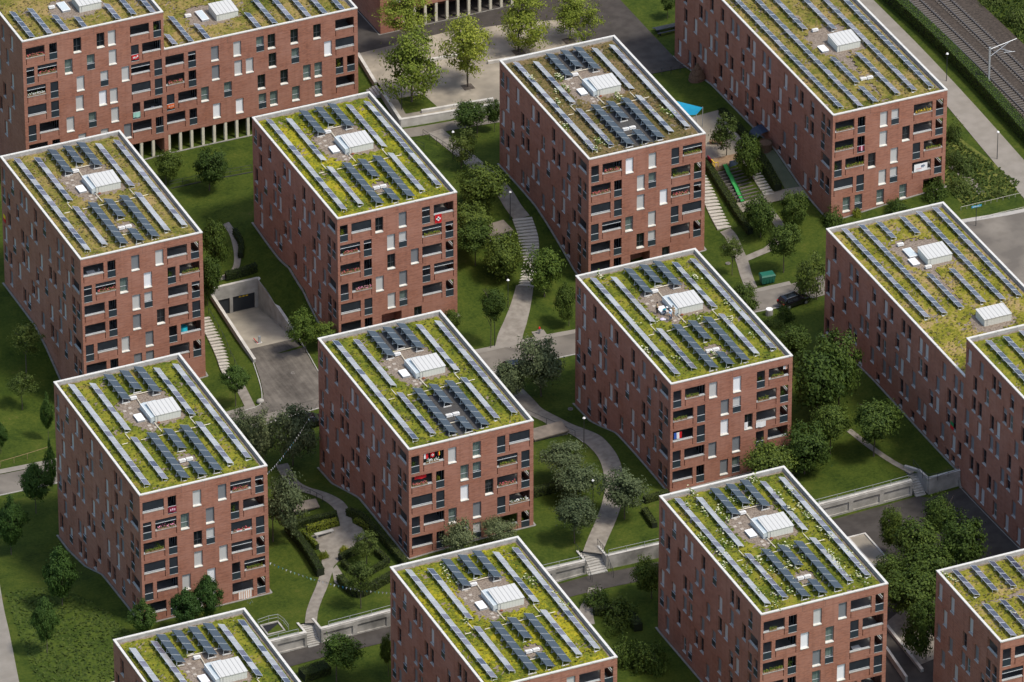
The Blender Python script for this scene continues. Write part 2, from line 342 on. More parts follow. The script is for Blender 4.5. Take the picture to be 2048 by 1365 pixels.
def spline(pts, step=.6):
    P = [Vector(p).to_2d() for p in pts]; out = []
    Q = [P[0]*2-P[1]]+P+[P[-1]*2-P[-2]]
    for i in range(1, len(Q)-2):
        a, b, c, d = Q[i-1:i+3]; n = max(1, int((c-b).length/step))
        for k in range(n):
            t = k/n; out.append(.5*((2*b)+(c-a)*t+(2*a-5*b+4*c-d)*t*t+(3*b-a-3*c+d)*t**3))
    out.append(P[-1]); return out
def frames(pl):
    for i, p in enumerate(pl):
        t = (pl[min(i+1, len(pl)-1)]-pl[max(i-1, 0)]).normalized(); yield p, Vector((-t.y, t.x))
def ribbon(name, pts, width, mat, dz=.05, offs=0., n=5, curve=True, step=.6, w2=None):
    pl = spline(pts, step) if curve else pts; mb = MB(); rows = []
    for i, (p, nn) in enumerate(frames(pl)):
        ww = width if w2 is None else width+(w2-width)*i/(len(pl)-1)
        rows.append([(lambda q: (q.x, q.y, gz(q.x, q.y)+dz))(p+nn*(offs+ww*(k/(n-1)-.5))) for k in range(n)])
    for a, b in zip(rows, rows[1:]):
        for k in range(n-1): mb.face([a[k+1], a[k], b[k], b[k+1]], mat)
    return tag(mb.build(name), kind='structure')
def patch(name, poly, mat, dz=.05, step=1.0, zf=None):
    """flat polygon cut into a fine net and laid on the ground"""
    bm = bmesh.new(); vs_ = [bm.verts.new((p[0], p[1], 0)) for p in poly]; bm.faces.new(vs_)
    xs = [p[0] for p in poly]; ys = [p[1] for p in poly]
    for ax, lo, hi in ((0, min(xs), max(xs)), (1, min(ys), max(ys))):
        t = lo+step*.5
        while t < hi:
            co = [0, 0, 0]; no = [0, 0, 0]; co[ax] = t; no[ax] = 1
            bmesh.ops.bisect_plane(bm, geom=bm.verts[:]+bm.edges[:]+bm.faces[:], plane_co=co, plane_no=no); t += step
    bmesh.ops.recalc_face_normals(bm, faces=bm.faces[:])
    for v in bm.verts: v.co.z = (zf(v.co.x, v.co.y) if zf else gz(v.co.x, v.co.y))+dz
    for f in bm.faces:
        if f.normal.z < 0: f.normal_flip()
    bmesh.ops.triangulate(bm, faces=[f for f in bm.faces if len(f.verts) > 4])
    me = bpy.data.meshes.new(name); bm.to_mesh(me); bm.free(); me.materials.append(MAT[mat])
    return tag(link(name, me), kind='structure')
def kerb(name, pts, width=.18, h=.12, mat='kerb', curve=True, offs=0.):
    pl = spline(pts, .7) if curve else [Vector(p).to_2d() for p in pts]; mb = MB(); rows = []
    for p, nn in frames(pl):
        z = gz(p.x, p.y); a = p+nn*(offs-width/2); b = p+nn*(offs+width/2)
        rows.append((a, b, z))
    for (a, b, z), (c, d, z2) in zip(rows, rows[1:]):
        mb.hexa([(a.x, a.y, z-.2), (c.x, c.y, z2-.2), (d.x, d.y, z2-.2), (b.x, b.y, z-.2), (a.x, a.y, z+h), (c.x, c.y, z2+h), (d.x, d.y, z2+h), (b.x, b.y, z+h)], mat)
    return tag(mb.build(name), kind='structure')


# ------------------------------------------------------------------ buildings
PITCH, TOP0, MW = 3.02, 1.25, 1.15         # storey height, first lintel below the roof edge, window width
SIDES = {'front': (0, lambda W, L, s, d: (s, d)), 'left': (-90, lambda W, L, s, d: (d, L-s)),
         'right': (90, lambda W, L, s, d: (W-d, s)), 'back': (180, lambda W, L, s, d: (W-s, L-d))}
def wall_side(mb, side, W, L, z0, z1, holes):
    """one brick face with real openings; holes = (s0, s1, za, zb, depth, closed)"""
    rz, fn = SIDES[side]; S = W if side in ('front', 'back') else L
    ss = sorted({0, S} | {h[0] for h in holes} | {h[1] for h in holes}); zs = sorted({z0, z1} | {h[2] for h in holes} | {h[3] for h in holes})
    P = lambda s, d, z: (*fn(W, L, s, d), z)
    for i in range(len(ss)-1):
        sm = (ss[i]+ss[i+1])/2; run = None
        hs = [h for h in holes if h[0] < sm < h[1]]
        for j in range(len(zs)-1):
            zm = (zs[j]+zs[j+1])/2
            if any(h[2] < zm < h[3] for h in hs):
                if run is not None: mb.face([P(ss[i], 0, run), P(ss[i+1], 0, run), P(ss[i+1], 0, zs[j]), P(ss[i], 0, zs[j])], 'brick'); run = None
            elif run is None: run = zs[j]
        if run is not None: mb.face([P(ss[i], 0, run), P(ss[i+1], 0, run), P(ss[i+1], 0, z1), P(ss[i], 0, z1)], 'brick')
    for a, b, c, d, dep, closed in holes:
        for q in (((a, 0, c), (a, dep, c), (a, dep, d), (a, 0, d)), ((b, dep, c), (b, 0, c), (b, 0, d), (b, dep, d)),
                  ((a, 0, d), (a, dep, d), (b, dep, d), (b, 0, d)), ((a, dep, c), (a, 0, c), (b, 0, c), (b, dep, c))):
            mb.face([P(*t) for t in q], 'brick')
        if closed: mb.face([P(a, dep, c), P(b, dep, c), P(b, dep, d), P(a, dep, d)], 'brick')
MESH = {}
def cached(key, fn):
    if key not in MESH: MESH[key] = fn()
    return MESH[key]
WH = 2.37
def m_frame(h, curtain=False, w=MW):
    def f():
        mb = MB(); d0, d1 = .27, .34; fr = 'frame_pale' if curtain else 'frame'
        for x0, x1, z0, z1 in ((0, .07, 0, h), (w-.07, w, 0, h), (.07, w-.07, 0, .07), (.07, w-.07, h-.07, h), (.07, w-.07, h*.38, h*.38+.07)): mb.box(x0, x1, d0, d1, z0, z1, fr)
        if not curtain: mb.box(w*.5-.03, w*.5+.03, d0+.01, d1, .07, h*.38, fr); mb.box(w*.5-.03, w*.5+.03, d0+.01, d1, h*.38+.07, h-.07, fr)
        p = 'curtain' if curtain else 'glass'
        mb.face([(.07, .31, .07), (w-.07, .31, .07), (w-.07, .31, h-.07), (.07, .31, h-.07)], p)
        return mb.mesh('window')
    return cached(('frame', h, curtain, w), f)
def m_blind(h0, h1, mat, w=MW):
    def f():
        mb = MB(); mb.box(.012, w-.012, .19, .22, h0, h1, mat); mb.box(.012, w-.012, .18, .23, h0-.03, h0+.03, 'awning_bar' if mat != 'blind_white' else 'white_metal')
        return mb.mesh('blind')
    return cached(('blind', h0, h1, mat, w), f)
def m_sill(w=MW, thin=False):
    def f():
        mb = MB()
        if thin: mb.hexa([(.01, -.03, 0), (w-.01, -.03, 0), (w-.01, .265, 0), (.01, .265, 0), (.01, -.03, .05), (w-.01, -.03, .05), (w-.01, .265, .12), (.01, .265, .12)], 'coping_stone'); return mb.mesh('sill')  # side sills use a darker colour, their shade painted in
        mb.hexa([(.01, -.05, 0), (w-.01, -.05, 0), (w-.01, .265, 0), (.01, .265, 0), (.01, -.05, .10), (w-.01, -.05, .10), (w-.01, .265, .22), (.01, .265, .22)], 'sill')
        return mb.mesh('sill')
    return cached(('sill', w, thin), f)
def m_rail(h, w=MW, mat='railing', y=.03):
    def f():
        mb = MB(); mb.box(.015, w-.015, y, y+.04, .03, h, mat); mb.box(.0, w, y-.02, y+.06, h, h+.04, 'frame_pale' if mat == 'railing' else mat)
        mb.box(.0, w, -.03, .10, -.0, .03, 'parapet_inner')
        return mb.mesh('railing')
    return cached(('rail', h, w, mat), f)
def put(root, side, W, L, s, z, me, name, parent=None, d=0.):
    rz, fn = SIDES[side]; x, y = fn(W, L, s, d)
    return link(name, me, parent or root, (x, y, z), R(rz))
def window(root, side, W, L, s, z, code, h=WH):
    rz, fn = SIDES[side]; x, y = fn(W, L, s, 0)
    o = link('window', m_frame(h, code in 'cD'), root, (x, y, z), R(rz))
    def sub(n, me): return link(n, me, o)
    if code in 'gwd': sub('blind', m_blind(.2, h-.02, {'g': 'blind_light', 'w': 'blind_white', 'd': 'blind_dark'}[code]))
    if code in 'P': sub('blind', m_blind(h*.4, h-.02, 'blind_light'))
    if code in 'p': sub('blind', m_blind(h*.4, h-.02, 'blind_dark'))
    if code == 'h': sub('blind', m_blind(h*.62, h-.02, 'blind_dark'))
    if code in 'PDp': sub('railing', m_rail(h*.37))
    else: sub('sill', m_sill(thin=side != 'front'))
    return o
def m_coping(w):
    def f():
        mb = MB(); mb.box(.0, w, -.03, .30, -.07, .02, 'coping_stone'); mb.box(.05, w-.05, .12, .16, .02, .16, 'frame_pale')
        return mb.mesh('coping')
    return cached(('coping', w), f)
def m_awning(w, h):
    def f():
        mb = MB(); mb.box(.02, w-.02, .10, .14, -h, 0, 'awning'); mb.box(.02, w-.02, .07, .16, -h-.07, -h, 'awning_bar')
        return mb.mesh('awning')
    return cached(('awning', w, h), f)
def m_door(h=2.3):
    def f():
        mb = MB()
        for k in range(3):
            x = k*.8; mb.box(x, x+.1, 0, .06, 0, h, 'frame_pale'); mb.box(x+.1, x+.8, .02, .04, .08, h-.08, 'glass')
        mb.box(0, 2.4, 0, .05, h-.08, h+.0, 'frame_pale'); mb.box(2.4, 2.5, 0, .06, 0, h, 'frame_pale')
        return mb.mesh('glass_door')
    return cached(('door', h), f)
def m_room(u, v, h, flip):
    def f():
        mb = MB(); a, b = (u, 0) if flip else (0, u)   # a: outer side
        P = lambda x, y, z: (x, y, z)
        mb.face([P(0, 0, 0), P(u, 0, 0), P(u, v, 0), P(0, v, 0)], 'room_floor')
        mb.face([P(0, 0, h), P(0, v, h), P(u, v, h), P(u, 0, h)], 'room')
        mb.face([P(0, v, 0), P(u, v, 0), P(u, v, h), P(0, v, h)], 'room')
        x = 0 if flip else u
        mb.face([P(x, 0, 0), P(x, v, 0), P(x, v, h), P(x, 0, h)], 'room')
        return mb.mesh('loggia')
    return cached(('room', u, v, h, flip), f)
BLD = {}
PQR = 'PQR'
FRONT_WIN = {'P': (5.42, 8.8), 'Q': (7.1, 8.8), 'R': (7.1, 10.5)}
LOG_L = {'P': ((.35, MW, 'n'), (2.0, 2.86, 'w')), 'Q': ((.35, 2.88, 'w'), (3.74, MW, 'n'))}; LOG_L['R'] = LOG_L['Q']
LOG_R = {'P': ((12.16, MW, 'n'), (13.84, 2.86, 'w')), 'Q': ((12.16, 2.84, 'w'), (15.52, MW, 'n'))}; LOG_R['R'] = LOG_R['Q']
# distance of the far jamb from the front corner (m), grid of 1.7 m, read off the long side
SIDE_WIN = {'P': (29.0, 27.3, 24.0, 18.9, 17.2, 12.1, 8.8, 5.3), 'Q': (27.3, 22.3, 20.6, 15.5, 12.1, 10.4, 7.1), 'R': (28.9, 25.6, 22.3, 20.6, 17.1, 13.8, 8.8, 7.1)}
SIDE_RAIL = {'P': (29.0,), 'Q': (20.6, 7.1), 'R': (25.6, 13.8)}
def std_codes(seed):
    r = random.Random(seed)
    return lambda: r.choice('gggdddoooohc')
def building(key, label, x, y, zt, W, L, phase=0, floors=6, front=None, awn=None, side=None, left_rooms=True, front_std=True, group=None, extra_front=(), name='apartment_block', right=True, roof=True, base_cut=None, custom=(), crooms=()):
    zs = [gz(x+a*W, y+b*L) for a in (0, .25, .5, .75, 1) for b in (0, .2, .4, .6, .8, 1)]
    z0 = min(zs)-.3; H = zt-z0; root = thing(name, (x, y, z0), label, 'apartment building', group or 'brick apartment buildings with green roofs')
    BLD[key] = dict(root=root, x=x, y=y, zt=zt, W=W, L=L, z0=z0, H=H, phase=phase)
    G = lambda a, b: gz(x+a, y+b)-z0
    holes = {k: [] for k in SIDES}; sc = std_codes(key)
    wins = []; rooms = []
    top = lambda k: H-TOP0-k*PITCH
    def opening(side, s, w, kind, k, tz):
        zb = tz-(2.55 if kind == 'n' else 1.55)
        holes[side].append((s, s+w, zb, tz, .3, False))
        if kind == 'w':
            for q in (s, s+w-.10): holes[side].append((q, q+.10, zb-1.05, zb-.08, .28, True))
        return zb
    for k in range(max(floors, len(side or ()))):
        ph = PQR[(phase+k) % 3]; t = top(k)
        if front_std and k < floors:
            codes = front[k] if front and k < len(front) else 'gg'
            aw = awn[k] if awn and k < len(awn) else '0000'
            for u, c in zip(FRONT_WIN[ph], codes):
                if t-WH > G(u, -.3)-.1 and c != '-': holes['front'].append((u, u+MW, t-WH, t, .34, False)); wins.append(('front', u, t-WH, c))
            for sidex, lay, rx, flip in (('L', LOG_L[ph], .3, False), ('R', LOG_R[ph], W-.3-4.9, True)):
                if t-2.6 < G(0 if sidex == 'L' else W, -.3)-.25: continue
                if codes.endswith('x') and sidex == 'R': continue
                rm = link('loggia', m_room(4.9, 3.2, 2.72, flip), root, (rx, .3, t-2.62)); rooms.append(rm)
                link('glass_door', m_door(), rm, (4.9-.06 if not flip else .06, 2.9 if not flip else .4, .02), R(-90 if not flip else 90))
                for q, (s, wd, kind) in enumerate(lay):
                    zb = opening('front', s, wd, kind, k, t); a = aw[(0 if sidex == 'L' else 2)+(1 if kind == 'n' else 0)]
                    if kind == 'w': link('coping', m_coping(wd), rm, (s-rx, -.3, zb-t+2.62))
                    else: link('railing', m_rail(1.0), rm, (s-rx, -.3, zb-t+2.62))
                    if a != '0':
                        hh = {'1': .5, '2': 1.3 if kind == 'w' else 1.5}[a]
                        link('awning', m_awning(wd, hh), rm, (s-rx, -.3, 2.60))
                sd = 'left' if sidex == 'L' else 'right'
                lay2 = {'P': ((.74, 2.65, 'w'),), 'Q': ((2.4, MW, 'n'), (.75, MW, 'n')), 'R': ((2.4, MW, 'n'),)}[ph]
                if sidex == 'R': lay2 = {'P': ((2.4, MW, 'n'),), 'Q': ((.74, 2.65, 'w'),), 'R': ((.74, 2.65, 'w'),)}[ph]
                if sidex == 'R' and not right: continue
                for v0, wd, kind in lay2:
                    s = L-v0-wd if sd == 'left' else v0
                    zb = opening(sd, s, wd, kind, k, t)
                    lx = (-.3, v0+wd-.3) if sd == 'left' else (4.9+.3, v0-.3)
                    o = link('coping' if kind == 'w' else 'railing', m_coping(wd) if kind == 'w' else m_rail(1.0), rm, (*lx, zb-t+2.62), R(SIDES[sd][0]))
        vs_ = (side[k] if k < len(side) else ()) if side else [(v, 'r' if v in SIDE_RAIL[ph] else '') for v in SIDE_WIN[ph]]
        for it in vs_:
            v, fl = it if isinstance(it, tuple) else (it, '')
            if isinstance(v, str): continue
            v = float(v); zb = t-WH; g = G(-.3, v-.5)
            hh = WH
            if zb < g-.1:
                if t-.8 < g: continue
                zb = max(zb, g+.15); hh = t-zb
                if hh < 1.0: continue
            s = L-v
            if s < .05 or s+MW > L: continue
            holes['left'].append((s, s+MW, zb, t, .34, False))
            code = fl if fl in ('o', 'n') and fl else ('p' if fl == 'r' else sc())
            if fl == 'r': code = random.Random(int(v*10)+k*7+len(key)).choice('pPD')
            if hh < WH: code = 'o'
            wins.append(('left', s, zb, code, round(hh, 2)))
    for k, s, kind, code in custom:
        t = top(k)
        if kind == 'win': holes['front'].append((s, s+MW, t-WH, t, .34, False)); wins.append(('front', s, t-WH, code))
        elif kind == 'void': holes['front'].append((s, s+code, max(t-2.7, .1), t, 2.5, True))
    for k, x0, x1, flip, lay in crooms:
        t = top(k); rm = link('loggia', m_room(round(x1-x0, 2), 3.0, 2.72, flip), root, (x0, .3, t-2.62))
        link('glass_door', m_door(), rm, (x1-x0-.06 if not flip else .06, 2.9 if not flip else .4, .02), R(-90 if not flip else 90))
        for s, wd, kind, a in lay:
            zb = opening('front', s, wd, kind, k, t)
            if kind == 'w': link('coping', m_coping(wd), rm, (s-x0, -.3, zb-t+2.62))
            else: link('railing', m_rail(1.0), rm, (s-x0, -.3, zb-t+2.62))
            if a: link('awning', m_awning(wd, {1: .5, 2: 1.3 if kind == 'w' else 1.5}[a]), rm, (s-x0, -.3, 2.60))
    for s, w_, zb, h_, dep, closed in extra_front: holes['front'].append((s, s+w_, zb-z0, zb-z0+h_, dep, closed))
    mb = MB(); zb0 = 0 if base_cut is None else base_cut-z0
    for sd in SIDES: wall_side(mb, sd, W, L, zb0, H-.06, holes[sd])
    if base_cut is not None: mb.face([(0, 0, zb0), (0, L, zb0), (W, L, zb0), (W, 0, zb0)], 'concrete')
    mb.build('wall', root)
    jm = MB()
    for q in (.325, .505, .69):
        jm.box(W*q-.012, W*q+.012, -.006, .01, H-1.1, H-.16, 'frame'); jm.box(-.006, .01, L*q-.012, L*q+.012, H-1.1, H-.16, 'frame')
    jm.box(.0, W, -.004, .01, H-1.13, H-1.105, 'joint')
    jm.build('movement_joint', root)
    for wn in wins: window(root, wn[0], W, L, wn[1], wn[2], wn[3], *(wn[4:5] or (WH,)))
    # roof edge
    mb = MB(); t_ = .27
    o = -.04
    ring = [(o, o, W-o, L-o), (t_, t_, W-t_, L-t_)]
    (a0, b0, a1, b1), (c0, d0, c1, d1) = ring
    zt_, zl = H, H-.14
    for q in (((a0, b0), (a1, b0), (c1, d0), (c0, d0)), ((a1, b0), (a1, b1), (c1, d1), (c1, d0)), ((a1, b1), (a0, b1), (c0, d1), (c1, d1)), ((a0, b1), (a0, b0), (c0, d0), (c0, d1))):
        mb.face([(p[0], p[1], zt_) for p in q], 'coping')
        mb.face([(*q[0], zl), (*q[1], zl), (*q[1], zt_), (*q[0], zt_)], 'coping')
        mb.face([(*q[3], zl), (*q[3], zt_), (*q[2], zt_), (*q[2], zl)], 'coping')
        mb.face([(*q[0], zl), (*q[3], zl), (*q[2], zl), (*q[1], zl)], 'coping')
    mb.build('roof_edge', root)
    mb = MB(); i = t_+.03
    cs = [(i, i), (W-i, i), (W-i, L-i), (i, L-i)]
    for a, b in zip(cs, cs[1:]+cs[:1]): mb.face([(*b, H-.66), (*a, H-.66), (*a, H-.14), (*b, H-.14)], 'parapet_inner')
    mb.build('parapet', root)
    mb = MB(); mb.face([(*c, H-.55) for c in cs], 'gravel'); mb.build('roof', root)
    # paved drip strip along the foot of the walls
    if base_cut is None:
        mb = MB()
        pts = [(-.19, L+.2)]+[(-.19, L-.8*k) for k in range(int(L/.8)+1)]+[(-.19, -.19)]+[(.8*k, -.19) for k in range(1, int(W/.8)+1)]+[(W+.19, -.19)]+[(W+.19, .8*k) for k in range(1, int(L/.8))]
        hw = .13
        for (xa, ya), (xb, yb) in zip(pts, pts[1:]):
            d = Vector((xb-xa, yb-ya)).normalized(); nn = Vector((-d.y, d.x))*hw
            za, zb_ = G(xa, ya), G(xb, yb)
            mb.hexa([(xa-nn.x, ya-nn.y, za-.2), (xb-nn.x, yb-nn.y, zb_-.2), (xb+nn.x, yb+nn.y, zb_-.2), (xa+nn.x, ya+nn.y, za-.2), (xa-nn.x, ya-nn.y, za+.06), (xb-nn.x, yb-nn.y, zb_+.06), (xb+nn.x, yb+nn.y, zb_+.06), (xa+nn.x, ya+nn.y, za+.06)], 'plinth')
        mb.build('plinth', root)
    return root

# ---- green roofs
def inside(p, poly):
    c = False; j = len(poly)-1
    for i in range(len(poly)):
        a, b = poly[i], poly[j]
        if (a[1] > p[1]) != (b[1] > p[1]) and p[0] < (b[0]-a[0])*(p[1]-a[1])/(b[1]-a[1])+a[0]: c = not c
        j = i
    return c
GRAVEL = [(5.2, 21.6), (6.6, 22.8), (9.0, 23.4), (12.2, 23.6), (12.5, 15.1), (8.7, 14.9), (7.8, 13.4), (6.9, 14.0), (6.0, 15.6), (5.3, 18.3)]
def hsh(i, j, s=0): return (math.sin(i*12.9898+j*78.233+s*37.719)*43758.5453) % 1
def green_roof(key, tint, bare=(GRAVEL,), mats=(), margin=(.5, .55, .6, .5), tufts=1500, bloom=0, lift=.0, clip=None):
    b = BLD[key]; W, L, H, root = b['W'], b['L'], b['H'], b['root']; mb = MB(); st = .32
    x0, x1, y0, y1 = margin[3]+.1, W-margin[1]-.1, margin[0]+.1, L-margin[2]-.1
    nx, ny = int((x1-x0)/st), int((y1-y0)/st); sd = sum(map(ord, key))
    def P(i, j):
        e = .12 if 0 < i < nx and 0 < j < ny else .05
        return (x0+i*(x1-x0)/nx+(hsh(i, j, sd)-.5)*e*1.6, y0+j*(y1-y0)/ny+(hsh(i, j, sd+3)-.5)*e*1.6, H-.46+(hsh(i, j, sd+5)-.5)*.20+.06*math.sin(i*.35+sd)*math.cos(j*.27))
    holes = list(bare)
    ids = {}; vs_, fs = [], []
    def vid(i, j):
        if (i, j) not in ids: ids[(i, j)] = len(vs_); vs_.append(P(i, j))
        return ids[(i, j)]
    free = []
    for i in range(nx):
        for j in range(ny):
            c = (x0+(i+.5)*(x1-x0)/nx, y0+(j+.5)*(y1-y0)/ny)
            jit = ((hsh(i, j, 9)-.5)*.7, (hsh(i, j, 11)-.5)*.7)
            if any(inside((c[0]+jit[0], c[1]+jit[1]), h) for h in holes): continue
            fs.append((vid(i, j), vid(i+1, j), vid(i+1, j+1), vid(i, j+1))); free.append(c)
    me = bpy.data.meshes.new('sedum_bed'); me.from_pydata(vs_, [], fs); me.materials.append(SED[tint]); me.polygons.foreach_set('use_smooth', [True]*len(fs)); me.update()
    bed = link('sedum_bed', me, root)
    for poly, mname in mats:
        q = MB(); q.face([(p[0], p[1], H-.50) for p in poly], mname); q.build('roof_mat', root)
    r = random.Random(sd); q = MB()
    for k in range(tufts):
        c = r.choice(free); x, y = c[0]+r.uniform(-.16, .16), c[1]+r.uniform(-.16, .16); s = r.uniform(.06, .17)*(1.5 if r.random() < .12 else 1)
        t = r.uniform(0, 6.28); zz = H-.46+r.uniform(-.02, .05)
        a = (math.cos(t)*s, math.sin(t)*s); e = r.uniform(.2, .6)*s
        q.face([(x-a[0], y-a[1], zz+.05), (x+a[1], y-a[0], zz+.05+e), (x+a[0], y+a[1], zz+.07+e), (x-a[1], y+a[0], zz+.06)], 'tuft_'+tint)
    tf = tag(q.build('sedum_tufts', bed), kind='stuff')
    if bloom:
        q = MB()
        cl = [r.choice(free) for _ in range(bloom)]
        for cx, cy in cl:
            for k in range(r.randint(10, 34)):
                x, y = cx+r.gauss(0, .22), cy+r.gauss(0, .55); s = r.uniform(.07, .16); zz = H-.4+r.uniform(.02, .5); t = r.uniform(0, 6.28)
                a = (math.cos(t)*s, math.sin(t)*s); m = 'bloom' if r.random() < .55 else 'bloom_green'
                q.face([(x-a[0], y-a[1], zz), (x+a[1], y-a[0], zz+.02), (x+a[0], y+a[1], zz+.04), (x-a[1], y+a[0], zz+.02)], m)
                if r.random() < .6: q.face([(x-a[0], y-a[1], H-.48), (x+a[0], y+a[1], H-.48), (x+a[0], y+a[1], zz), (x-a[0], y-a[1], zz)], 'bloom_green')
        tag(q.build('wild_flowers', bed), kind='stuff')
    return bed

# ---- roof equipment that belongs to the house
def stair_head(key, x, y, w=3.5, d=3.0, h0=.98, h1=1.2, lean=True):
    b = BLD[key]; r = b['root']; z = b['H']-.55
    mb = MB(); mb.hexa([(x, y, z), (x+w, y, z), (x+w, y+d, z), (x, y+d, z), (x, y, z+h0), (x+w, y, z+h0), (x+w, y+d, z+h1), (x, y+d, z+h1)], 'hut_wall', skip='tb')
    s = mb.build('stair_head', r)
    mb = MB(); e = .06
    mb.hexa([(x-e, y-e, z+h0), (x+w+e, y-e, z+h0), (x+w+e, y+d+e, z+h1), (x-e, y+d+e, z+h1), (x-e, y-e, z+h0+.07), (x+w+e, y-e, z+h0+.07), (x+w+e, y+d+e, z+h1+.07), (x-e, y+d+e, z+h1+.07)], 'hut_roof')
    mb.build('roof_sheet', s)
    mb = MB(); mb.tube((x+w*.1, y-.01, z+.1), (x+w*.1, y-.01, z+h0-.05), .03, 'galvanised'); mb.build('downpipe', s)
    if lean:
        mb = MB(); g = .55
        mb.hexa([(x-g, y+.05, z), (x-.02, y+.05, z), (x-.02, y+d+.75, z), (x-g, y+d+.75, z), (x-g, y+.05, z+h0-.18), (x-.02, y+.05, z+h0-.05), (x-.02, y+d+.75, z+h0-.05), (x-g, y+d+.75, z+h0-.18)], 'hut_glass')
        mb.box(x-.02, x+1.6, y+d+.1, y+d+.75, z, z+h0-.10, 'hut_glass')
        for yy in (y+.05, y+d*.5, y+d+.7): mb.box(x-g-.03, x-g+.03, yy, yy+.06, z, z+h0-.15, 'white_metal')
        mb.box(x-g-.02, x-g+.04, y+.02, y+d+.78, z+h0-.2, z+h0-.13, 'white_metal')
        l = mb.build('glass_canopy', s)
        mb = MB(); mb.tube((x-.3, y-.25, z+.12), (x-.05, y+.3, z+.12), .13, 'dark_metal', 10); mb.tube((x-.32, y-.3, z+.12), (x-.3, y-.25, z+.12), .17, 'galvanised', 10); mb.build('exhaust_pipe', s)
        mb = MB(); mb.ball((x+.35, y-.3, z+.12), .22, .16, .12, 'rust'); mb.build('ballast_stone', s)
def hatch(key, x, y, w=.95, d=1.6, glass=False):
    b = BLD[key]; z = b['H']-.55; mb = MB()
    mb.box(x, x+w, y, y+d, z, z+.26, 'galvanised'); mb.box(x-.04, x+w+.04, y-.04, y+d+.04, z+.26, z+.33, 'white_metal')
    if glass: mb.box(x+.06, x+w-.06, y+.06, y+d-.06, z+.333, z+.36, 'hut_glass')
    mb.build('roof_hatch', b['root'])
def vent(key, x, y, w=.85, d=.42, n=1):
    b = BLD[key]; z = b['H']-.55
    for k in range(n):
        mb = MB(); xx = x+k*(w+.12); mb.box(xx, xx+w, y, y+d, z+.12, z+.40, 'white_metal'); mb.box(xx+.08, xx+w-.08, y+.05, y+d-.05, z, z+.12, 'dark_metal'); mb.box(xx-.02, xx+w*.8, y-.02, y+d+.02, z+.40, z+.44, 'coping')
        mb.build('roof_vent', b['root'])
def pipes(key, segs, r=.055):
    b = BLD[key]; z = b['H']-.55+.2; mb = MB()
    for (x0, y0, x1, y1) in segs: mb.tube((x0, y0, z), (x1, y1, z), r, 'pipe', 6)
    mb.build('conduit', b['root'])
def pavers(key, pts):
    b = BLD[key]; z = b['H']-.55
    def f(): mb = MB(); mb.box(0, .42, 0, .42, -.02, .035, 'paver'); return mb.mesh('paving_slab')
    for x, y in pts: link('paving_slab', cached('paver', f), b['root'], (x, y, z))

# ---- solar rows: each row is a thing, each module a part
def m_pv(t, mat='pv_sky_pale'):
    def f():
        mb = MB(); W_, Ln = .90, 1.5; c, s = math.cos(t), math.sin(t)
        P = lambda a, l, n: (a*c+n*s, l, .64-a*s+n*c)
        def slab(a0, a1, l0, l1, n0, n1, m): mb.hexa([P(a0, l0, n0), P(a1, l0, n0), P(a1, l1, n0), P(a0, l1, n0), P(a0, l0, n1), P(a1, l0, n1), P(a1, l1, n1), P(a0, l1, n1)], m)
        slab(0, W_, .02, Ln, -.04, 0, 'pv_frame')
        slab(.035, W_-.035, .075, Ln-.06, 0.001, .004, mat)
        return mb.mesh('solar_panel')
    return cached(('pv', t, mat), f)
def m_col(t):
    def f():
        mb = MB(); W_, Ln = 1.28, 1.62; c, s = math.cos(t), math.sin(t)
        P = lambda a, l, n: (a*c+n*s, l, .86-a*s+n*c)
        def slab(a0, a1, l0, l1, n0, n1, m): mb.hexa([P(a0, l0, n0), P(a1, l0, n0), P(a1, l1, n0), P(a0, l1, n0), P(a0, l0, n1), P(a1, l0, n1), P(a1, l1, n1), P(a0, l1, n1)], m)
        slab(0, W_, .02, Ln, -.09, 0, 'collector')
        for q in (.02, Ln-.04): slab(.0, W_, q, q+.03, 0.001, .006, 'bracket')
        return mb.mesh('solar_panel')
    return cached(('col', t), f)
def m_stand(n, ln, hi, wd, blk):
    def f():
        mb = MB()
        for k in range(n+1):
            y = min(max(k*ln, .12), n*ln-.1)
            mb.tube((.04, y, 0), (.10, y, hi-.06), .028 if not blk else .045, 'bracket', 5)
            mb.tube((.02, y, .06), (wd-.05, y, .06), .03, 'bracket', 5)
            mb.tube((wd-.12, y, 0), (wd-.12, y, .25 if not blk else .35), .025, 'bracket', 5)
            if blk: mb.box(-.06, wd+.02, y-.07, y+.07, 0, .11, 'ballast')
            else: mb.box(.1, .4, y-.12, y+.12, 0, .06, 'ballast')
        mb.tube((.04, .05, hi-.1), (.04, n*ln-.05, hi-.1), .025, 'bracket', 5)
        return mb.mesh('stand')
    return cached(('stand', n, ln, hi, wd, blk), f)
ORD = ['first', 'second', 'third', 'fourth', 'fifth', 'sixth', 'seventh', 'eighth', 'ninth', 'tenth', 'eleventh', 'twelfth']
